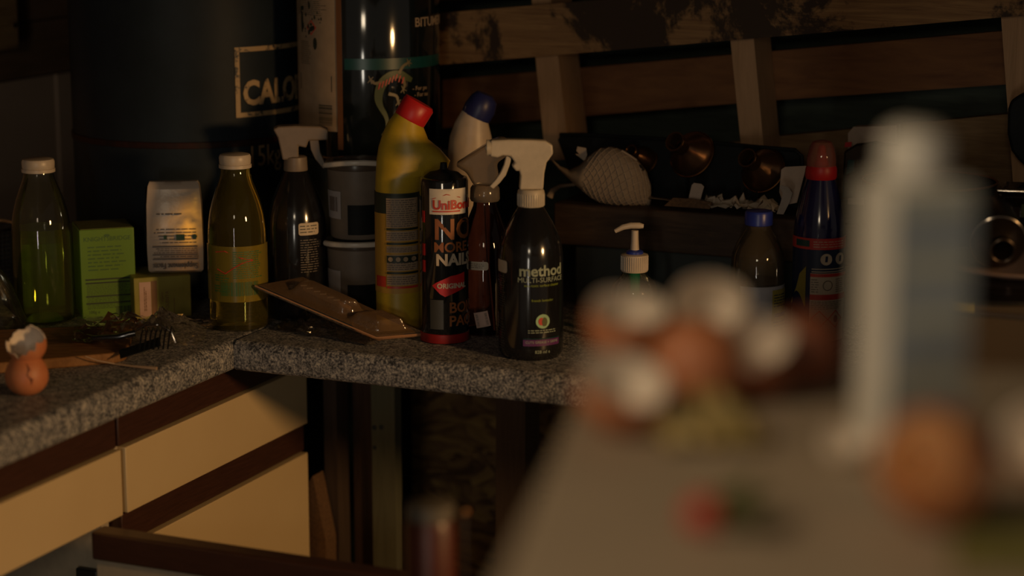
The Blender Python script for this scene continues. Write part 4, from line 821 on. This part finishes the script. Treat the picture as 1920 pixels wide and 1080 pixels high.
# ------------------------------------------------------------ clear bottle with blue cap
q = Px(1417, 648); t = T('clear_bottle', 'clear plastic bottle with a blue screw cap and half-wrapped label', 'bottle', q.P, q.rz)
t.p('bottle_body', lathe(q.prof([(650, 46), (640, 50), (540, 50), (500, 50), (475, 48), (455, 40), (440, 31), (430, 24), (420, 22), (408, 21.5)]), 56), 'hazy_clear')
t.p('cap', lathe([(q.r(25), q.z(421)), (q.r(26), q.z(420)), (q.r(26), q.z(399)), (q.r(24), q.z(395)), (q.r(20), q.z(394))], 40), 'cap_blue')
wt = t.p('liquid', lathe(q.prof([(648, 44), (640, 47.5), (526, 47.5)]), 48), 'smoke')
bl = t.p('label', bend(sheet(q.x(1385), q.r(78), q.z(640), q.z(538), 30, 2, -.0006), q.r(50)), 'label_grey', label='grey-white label with cream panel')
t.p('cream_panel', bend(sheet(q.r(30), q.r(74), q.z(638), q.z(545), 12, 1, -.0006), q.r(50) + .0008), 'label_yellow', parent=bl)
t.p('lettering', bend(join(micro(q.r(34), q.r(70), q.z(578), q.z(552), 5, 71, .3), micro(q.r(34), q.r(70), q.z(635), q.z(602), 5, 72, .3), sheet(q.r(36), q.r(72), q.z(596), q.z(589), 6, 1, 0)), q.r(50) + .0018), 'navy_label', parent=bl)
# ------------------------------------------------------------ blue bottle with red cap
q = Px(1530, 648); t = T('blue_bottle', 'dark blue cleaner bottle with a red collar and clear pink cap', 'bottle', q.P, q.rz)
bd = t.p('bottle_body', lathe(q.prof([(650, 46), (640, 48), (450, 48), (425, 47), (400, 43), (375, 37), (350, 31), (338, 28), (330, 26)]), 56), 'blue_bottle')
t.p('red_collar', lathe([(q.r(27), q.z(335)), (q.r(29), q.z(331)), (q.r(29), q.z(316)), (q.r(26.5), q.z(309)), (q.r(20), q.z(309))], 44), 'cap_red')
t.p('overcap', lathe([(q.r(27), q.z(312)), (q.r(27), q.z(295)), (q.r(23), q.z(275)), (q.r(18), q.z(266)), (q.r(9), q.z(263))], 44), 'pink_clear', label='see-through pinkish overcap')
t.p('spout', lathe([(q.r(15), q.z(310)), (q.r(9), q.z(292)), (q.r(7), q.z(276)), (q.r(5), q.z(272))], 24), 'cap_red')
rb2 = q.r(48) + .0004; Bb = lambda g, o=0: bend(g, rb2 + o)
def bx_(u): return math.asin(max(-.98, min(.98, (u - 1530) / 48.))) * rb2
rl = t.p('red_label', Bb(sheet(-rb2 * 1.4, rb2 * 1.5, q.z(468), q.z(447), 40, 1, -.0004)), 'red_label', label='red neck band'); t.p('teal_patch', Bb(sheet(bx_(1490), bx_(1513), q.z(463), q.z(451), 8, 1, -.0004), .0006), 'teal', parent=rl)
t.p('band_print', Bb(micro(bx_(1520), bx_(1572), q.z(465), q.z(451), 3, 81, .22, ragged=0), .0008), 'label_white', parent=rl)
nl = t.p('navy_label', Bb(sheet(-rb2 * 1.4, rb2 * 1.5, .004, q.z(469), 40, 1, -.0002)), 'navy_label')
for u in (1544, 1568): t.p('round_mark', Bb(disc(bx_(u), q.z(486), q.r(11), .0005), .0005), 'label_white', parent=nl)
t.p('mark_figure', Bb(join(*[prism([(bx_(u) - .0015, q.z(491)), (bx_(u) + .0015, q.z(491)), (bx_(u) + .002, q.z(480)), (bx_(u) - .001, q.z(480))], -.0004, 0) for u in (1544, 1568)]), .0012), 'navy_label', parent=nl)
t.p('white_lines', Bb(join(sheet(bx_(1518), bx_(1575), q.z(505), q.z(503.5), 12, 1), sheet(bx_(1518), bx_(1575), q.z(510), q.z(508.5), 12, 1)), .0006), 'label_white', parent=nl)
wp = t.p('white_panel', Bb(sheet(bx_(1516), rb2 * 1.35, .006, q.z(512), 20, 1), .0006), 'label_white', parent=nl)
t.p('red_bars', Bb(join(sheet(bx_(1516), rb2 * 1.35, q.z(519), q.z(513), 16, 1), sheet(bx_(1516), rb2 * 1.35, q.z(562), q.z(552), 16, 1), move(diamond(bx_(1534), q.z(598), q.r(17), .12), 0, 0, 0), move(diamond(bx_(1563), q.z(598), q.r(17), .12), 0, 0, 0)), .0016), 'red_ink', parent=nl)
t.p('small_print', Bb(join(micro(bx_(1518), bx_(1532), q.z(549), q.z(522), 6, 83, .3), micro(bx_(1562), bx_(1574), q.z(549), q.z(522), 7, 84, .3), micro(bx_(1518), bx_(1574), q.z(580), q.z(564), 5, 85, .3), *[move(rot(ring(q.r(9), .0005, 24, 5), R(90), 'X'), bx_(1548), 0, q.z(535)) for _ in (1,)], disc(bx_(1563), q.z(598), .0028, sz=1.6)), .0016), 'ink_grey', parent=nl)
t.p('yellow_flash', Bb(prism([(bx_(1483), q.z(575)), (bx_(1508), q.z(575)), (bx_(1508), q.z(500)), (bx_(1497), q.z(515)), (bx_(1492), q.z(540))], -.0004, 0), .0006), 'label_yellow', parent=nl)
# ------------------------------------------------------------ clutter at the right
t = T('black_crate', 'black crate on the right under the wide pan, behind the blue bottle', 'crate', W(.90, .42, .9), RZ)
t.p('crate_body', box(-.165, .40, -.10, .11, 0, .128), 'black_matte', bevel=.004)
slab('cereal_carton', 'pale grey carton flap with a red mark, standing on the far crate', 'carton', [(1590, 400), (1686, 400), (1681, 236), (1600, 238), (1590, 250)], .50, .02, 'card')
t = T('snack_packet', 'dark shiny packet with small coloured marks in front of the pale carton', 'packet', W(0, 0, 0), RZ)
pkb = t.p('packet', bquad([(1578, 372), (1690, 372), (1692, 275), (1640, 266), (1605, 270), (1582, 284)], .465, .012), 'pan_dark', bevel=.003)
t.p('red_mark', bquad([(1583, 276), (1596, 275), (1597, 266), (1585, 267)], .4645, .0005), 'cap_red', parent=pkb); t.p('teal_mark', bquad([(1586, 328), (1600, 322), (1602, 300), (1590, 300)], .4645, .0005), 'teal', parent=pkb)
ab_ = (.90, .42); P = W(.905, .405, 1.0285); 
q = Px(1740, 400, 1.0285, y=W(.88, .405, 0).y)
t = T('wide_pan', 'wide dark pan with a thin copper rim, right of the blue bottle', 'pan', q.P, q.rz)
rp = .082; hp = q.z(338)
t.p('pan_body', lathe([(rp * .8, 0), (rp * .9, .004), (rp, hp - .003), (rp + .001, hp), (rp - .001, hp), (rp * .88, .006), (.001, .005)], 64, False), 'pan_dark'); t.p('rim', move(ring(rp, .0014, 72), z=hp), 'copper_rim', label='copper rim')
t.p('pan_base', lathe([(rp * .8, 0), (rp * .8, .003)], 40), 'pan_dark')
q = Px(1935, 392, 1.0285, y=W(1.08, .39, 0).y)
t = T('glass_dish', 'square-edged glass dish with a bright rim at the right edge', 'dish', q.P, q.rz)
t.p('dish', box(-q.r(62), .09, -.03, .05, 0, q.z(352)), 'smoke', bevel=.008); t.p('rim', tube([(-q.r(64), -.032, q.z(352)), (.09, -.032, q.z(352))], .0035, 10), 'chrome'); t.p('food_label', box(-.012, .06, -.0312, -.0305, q.z(400), q.z(376)), 'leaf')
t.p('red_label', box(-.035, -.014, -.0312, -.0305, q.z(405), q.z(382)), 'rust')
# clear storage box with jar and plate on top
bxa = onz(1800, 700, .9)
t = T('storage_box', 'clear plastic storage box with a yellow label at the right edge of the worktop', 'storage box', W(.93, .13, .9), RZ)
hb_ = .112
t.p('box_body', join(box(-.115, .20, -.10, -.098, .002, hb_), box(-.115, .20, .108, .11, .002, hb_), box(-.115, -.113, -.098, .108, .002, hb_), box(-.113, .20, -.098, .108, 0, .002)), 'box_clear', smooth=False)
t.p('lid', box(-.118, .203, -.103, .113, hb_, hb_ + .010), 'box_clear', bevel=.002)
t.p('lid_rim', box(-.120, .205, -.105, -.103, hb_ - .004, hb_ + .001), 'tub', smooth=False); t.p('yellow_label', box(-.10, -.02, -.1055, -.105, hb_ - .001, hb_ + .009), 'label_yellow', smooth=False)
t.p('lettering', move(text('only', .007, -.055, hb_ + .001), 0, -.1058, 0), 'ink')
t.p('painted_highlight', box(-.075, -.070, -.1015, -.100, .01, hb_ - .012), 'milky', label='pale strip standing in for a reflection')  # milky strip added to paint a reflection on the box front
solo('dark_cloth', 'dark folded cloth inside the clear storage box', 'cloth', abox(.84, 1.05, .05, .20, .9025, .955), 'wrapper' if False else 'jar_red', bevel=.012)
hz = .9 + hb_ + .0105
q = Px(1890, 548, hz, y=W(.98, .10, 0).y); t = T('glass_saucer', 'shallow dark glass saucer between the white plate and the storage box', 'saucer', q.P, q.rz)
t.p('glass', lathe([(.062, 0), (.066, .003), (.068, .017), (.066, .0195), (.03, .0205)], 56), 'smoke'); t.p('rim', move(ring(.068, .0010, 56), z=.004), 'hinge')
hz += .0212
q = Px(1905, 520, hz, y=W(.98, .12, 0).y); t = T('white_plate', 'off-white plate edge lying on the clear storage box lid', 'plate', q.P, q.rz)
t.p('plate', lathe([(.045, 0), (.05, .001), (.088, .011), (.090, .0125), (.088, .0135), (.05, .004), (.001, .003)], 72, False), 'plate_white')
q = Px(1868, 470, hz + .044, y=q.P.y + .0)
rm = Vector((-.05, -.93, -.16)).normalized().to_track_quat('Z', 'Y').to_matrix().to_4x4(); rj = q.r(52)
t = T('glass_jar', 'dark glass jar lying on its side on the plate, mouth towards us', 'jar', q.P + Vector((0, -.005, -.008)), 0, rotm=rm)
t.p('glass', lathe([(rj * .9, -.07), (rj, -.06), (rj, .0), (rj * .9, .012), (rj * .45, .022), (rj * .42, .032)], 48, False), 'pan_dark'); t.p('mouth_rim', move(ring(rj * .42, .0014, 40), z=.032), 'pan_dark'); t.p('shoulder_rim', move(ring(rj * .97, .0010, 56), z=.006), 'chrome')
# black moulded thing on the pallet, right edge
a, z = onb(1905, 240, .42); 
t = T('black_holder', 'black moulded holder hanging on the pallet at the right edge', 'holder', W(a + .03, .42, z), RZ)
hk = [(1888, 250), (1889, 205), (1895, 188), (1912, 177), (1990, 172), (1990, 330), (1925, 315), (1908, 300), (1895, 282)]
o0 = (a + .03, z); t.p('body', prism([(onb(u, v, .42)[0] - o0[0], onb(u, v, .42)[1] - o0[1]) for u, v in reversed(hk)], 0, .032), 'black', bevel=.004)
# ------------------------------------------------------------ foreground table
TZ = 1.19
ta = onz(935, 1080, TZ); tb_ = onz(1092, 722, TZ); dv = (tb_ - ta).normalized(); tn = ta - dv * .030; tf = tb_ + dv * .075
nrm2 = Vector((dv.y, -dv.x, 0))
c4 = [tn, tn + nrm2 * .8, tf + nrm2 * .8, tf]
Q = roundpoly(c4, [.012, .012, .012, .012], 5); n = len(Q)
t = T('side_table', 'cream-topped table close to the camera, covered in eggshells', 'table', (0, 0, 0))
g = ([(p.x, p.y, TZ - .03) for p in Q] + [(p.x, p.y, TZ) for p in Q], [tuple(reversed(range(n))), tuple(range(n, 2 * n))] + [(i, (i + 1) % n, (i + 1) % n + n, i + n) for i in range(n)])
t.p('table_top', g, 'table_white', bevel=.004)
for p, sx_, sy_ in ((tn, 1, 1), (c4[1], -1, 1), (c4[2], -1, -1), (tf, 1, -1)):
    b = p + nrm2 * .04 * sx_ + dv * .04 * sy_; t.p('leg', xf(box(-.018, .018, -.018, .018, 0, TZ - .0305), Matrix.Translation((b.x, b.y, 0))), 'carcass', bevel=.002)
def E(label, u, v, Lx, wd, cut, tilt, spin, dz=0, **k): 
    P = onz(u, v, TZ); return eggshell(label, P, Lx, wd, cut, R(tilt), R(spin), zrest=TZ + .0003 + dz, group='eggshells on the table', **k)
E('half eggshell open upwards with a pale inside, far left of the pile', 1176, 682, .058, .0500, .62, 18, 10, seed=2)
E('half eggshell tipped towards us showing its glossy white inside, rear of the pile', 1328, 672, .064, .0490, .62, 34, -8, seed=3)
E('half eggshell with a broad white inside facing up left, right side of the pile', 1420, 750, .060, .046, .60, 30, -34, seed=4, outer='egg_dark')
E('domed brown eggshell lying mouth down in the middle of the pile', 1305, 757, .060, .0520, .72, 168, 0, seed=6)
E('half eggshell nearest us at the left edge of the table, white inside', 1166, 812, .058, .0480, .54, 26, 22, seed=7)
E('dark brown eggshell behind the white carton, right of the pile', 1510, 716, .056, .044, .62, 150, 150, seed=12, outer='egg_dark', inner='egg_dark')
E('big brown eggshell with orange backlight painted inside, right foreground beside the carton', 1748, 984, .062, .0540, .84, 66, -26, seed=14, inner='egg_orange', jag=.03)
E('white-lined eggshell fragment at the right edge of the picture', 1936, 893, .045, .036, .55, 50, -30, seed=16)
E('small white eggshell chip at the foot of the carton', 1583, 868, .030, .022, .45, 20, 30, seed=17, outer='egg_inside')
P = onz(1324, 830, TZ)
c4 = [P + Vector((-.027, -.018, 0)), P + Vector((.029, -.018, 0)), P + Vector((.027, .022, 0)), P + Vector((-.026, .022, 0))]
solo('crumpled_wrapper', 'small crumpled yellowish wrapper in front of the eggshell pile', 'wrapper', crumple(c4, TZ, .030, 20, 2.2, .003, .3), 'wrapper', angle=40)
P = onz(1312, 1000, TZ)
t = T('strawberry', 'small red strawberry piece with green leaves on the table', 'strawberry', P, 0)
t.p('fruit', xf(lathe([(.0005, -.008), (.004, -.0065), (.0075, -.002), (.0085, .003), (.007, .007), (.002, .009)], 24), Matrix.Translation((0, 0, .0088)) @ Matrix.Rotation(R(75), 4, 'Y')), 'strawberry')
for k, (dx, dy, h_) in enumerate(((.018, .010, .014), (.021, .0, .008), (.016, -.007, .003), (.012, .014, .010))):
    t.p('leaf', xf(([(0, 0, 0), (.006, .0035, .001), (.014, 0, .002), (.006, -.0035, .001), (0, 0, .001), (.006, .0035, .002), (.014, 0, .0028), (.006, -.0035, .002)], [(0, 3, 2, 1), (4, 5, 6, 7), (0, 1, 5, 4), (1, 2, 6, 5), (2, 3, 7, 6), (3, 0, 4, 7)]), Matrix.Translation((.0075, 0, .009)) @ Matrix.Rotation(math.atan2(dy, dx), 4, 'Z') @ Matrix.Rotation(-math.atan2(h_ - .006, .02), 4, 'Y') @ Matrix.Scale(2.0, 4)), 'leaf')
# white and blue carton with a white cap
P = onz(1655, 890, TZ); k_ = 1.055 / F; sd_ = 164 * k_
t = T('drink_carton', 'tall white carton with blue-grey striped side and white cap, out of focus', 'carton', P, R(-23) + 0 + facing(P))
hh = .1445
bd = t.p('carton_body', box(0, sd_, 0, sd_, 0, hh), 'carton_white', bevel=.002) if False else None
M = Matrix.Rotation(R(46), 4, 'Z')
bd = t.p('carton_body', box(0, sd_, 0, sd_, 0, hh), 'carton_white', bevel=.0025)
t.o.rotation_euler.z = facing(P) + R(23)
bp = t.p('blue_panel', box(.001, sd_ - .001, -.0005, 0, .004, hh - .002), 'carton_blue', parent=bd, label='blue-grey printed face')
for z in (hh * .30, hh * .52, hh * .70, hh * .92): t.p('pale_stripe', box(.004, sd_ - .003, -.0009, -.0004, z, z + .008), 'carton_pale', parent=bp)
t.p('cap', xf(lathe([(.0125, 0), (.0158, .002), (.0162, .017), (.0145, .0235), (.008, .027)], 36), Matrix.Translation((sd_ * .42, sd_ * .5, hh + .0002)) @ Matrix.Rotation(R(6), 4, 'Y')), 'carton_white')
# olive plate edge bottom right
q_ = onz(1905, 1010, TZ)
solo('olive_napkin', 'flat olive-yellow paper lying at the bottom right of the table', 'napkin', crumple([onz(1780, 1075, TZ), onz(2060, 1090, TZ), onz(2040, 930, TZ), onz(1800, 945, TZ)], TZ, .004, 16, 6.1, .001, .1), 'olive_plate')
# red jar on a stool, low in the foreground
q = Px(808, 1200, .80, y=1.70)
t = T('stool', 'plain dark stool under the blurred red jar', 'stool', Vector((q.P.x - .02, 1.70, 0)), .1)
t.p('seat', lathe([(.13, .770), (.14, .775), (.14, .795), (.135, .7995)], 48), 'post_dark')
for k in range(4): a = R(45 + 90 * k); t.p('leg', tube([(.15 * math.cos(a), .15 * math.sin(a), 0), (.10 * math.cos(a), .10 * math.sin(a), .770)], .014, 12), 'post_dark')
t = T('red_jar', 'blurred red-brown jar with a greyish lid, low in front of the chipboard', 'jar', q.P, q.rz)
zt = q.z(940)
t.p('jar_body', lathe([(q.r(44), 0), (q.r(48), .004), (q.r(48), zt - .022), (q.r(42), zt - .014)], 40), 'jar_red'); t.p('lid', lathe([(q.r(45), zt - .014), (q.r(45), zt - .001), (q.r(42), zt)], 40), 'jar_lid')
t = T('glint_bead', 'tiny shiny bead on a thin pin, put in for a glint beside the red jar', 'pin', ony(872, 968, 1.70) - Vector((0, 0, ony(872, 968, 1.70).z - .80)))  # bead and pin added to give a blurred glint
zb2 = ony(872, 968, 1.70).z - .80
t.p('pin', lathe([(.0012, 0), (.0012, zb2)], 10), 'chrome'); t.p('head', move(lathe([(.0005, -.004), (.0035, -.0025), (.0042, 0), (.0035, .0025), (.0005, .004)], 20), z=zb2 + .003), 'brass')
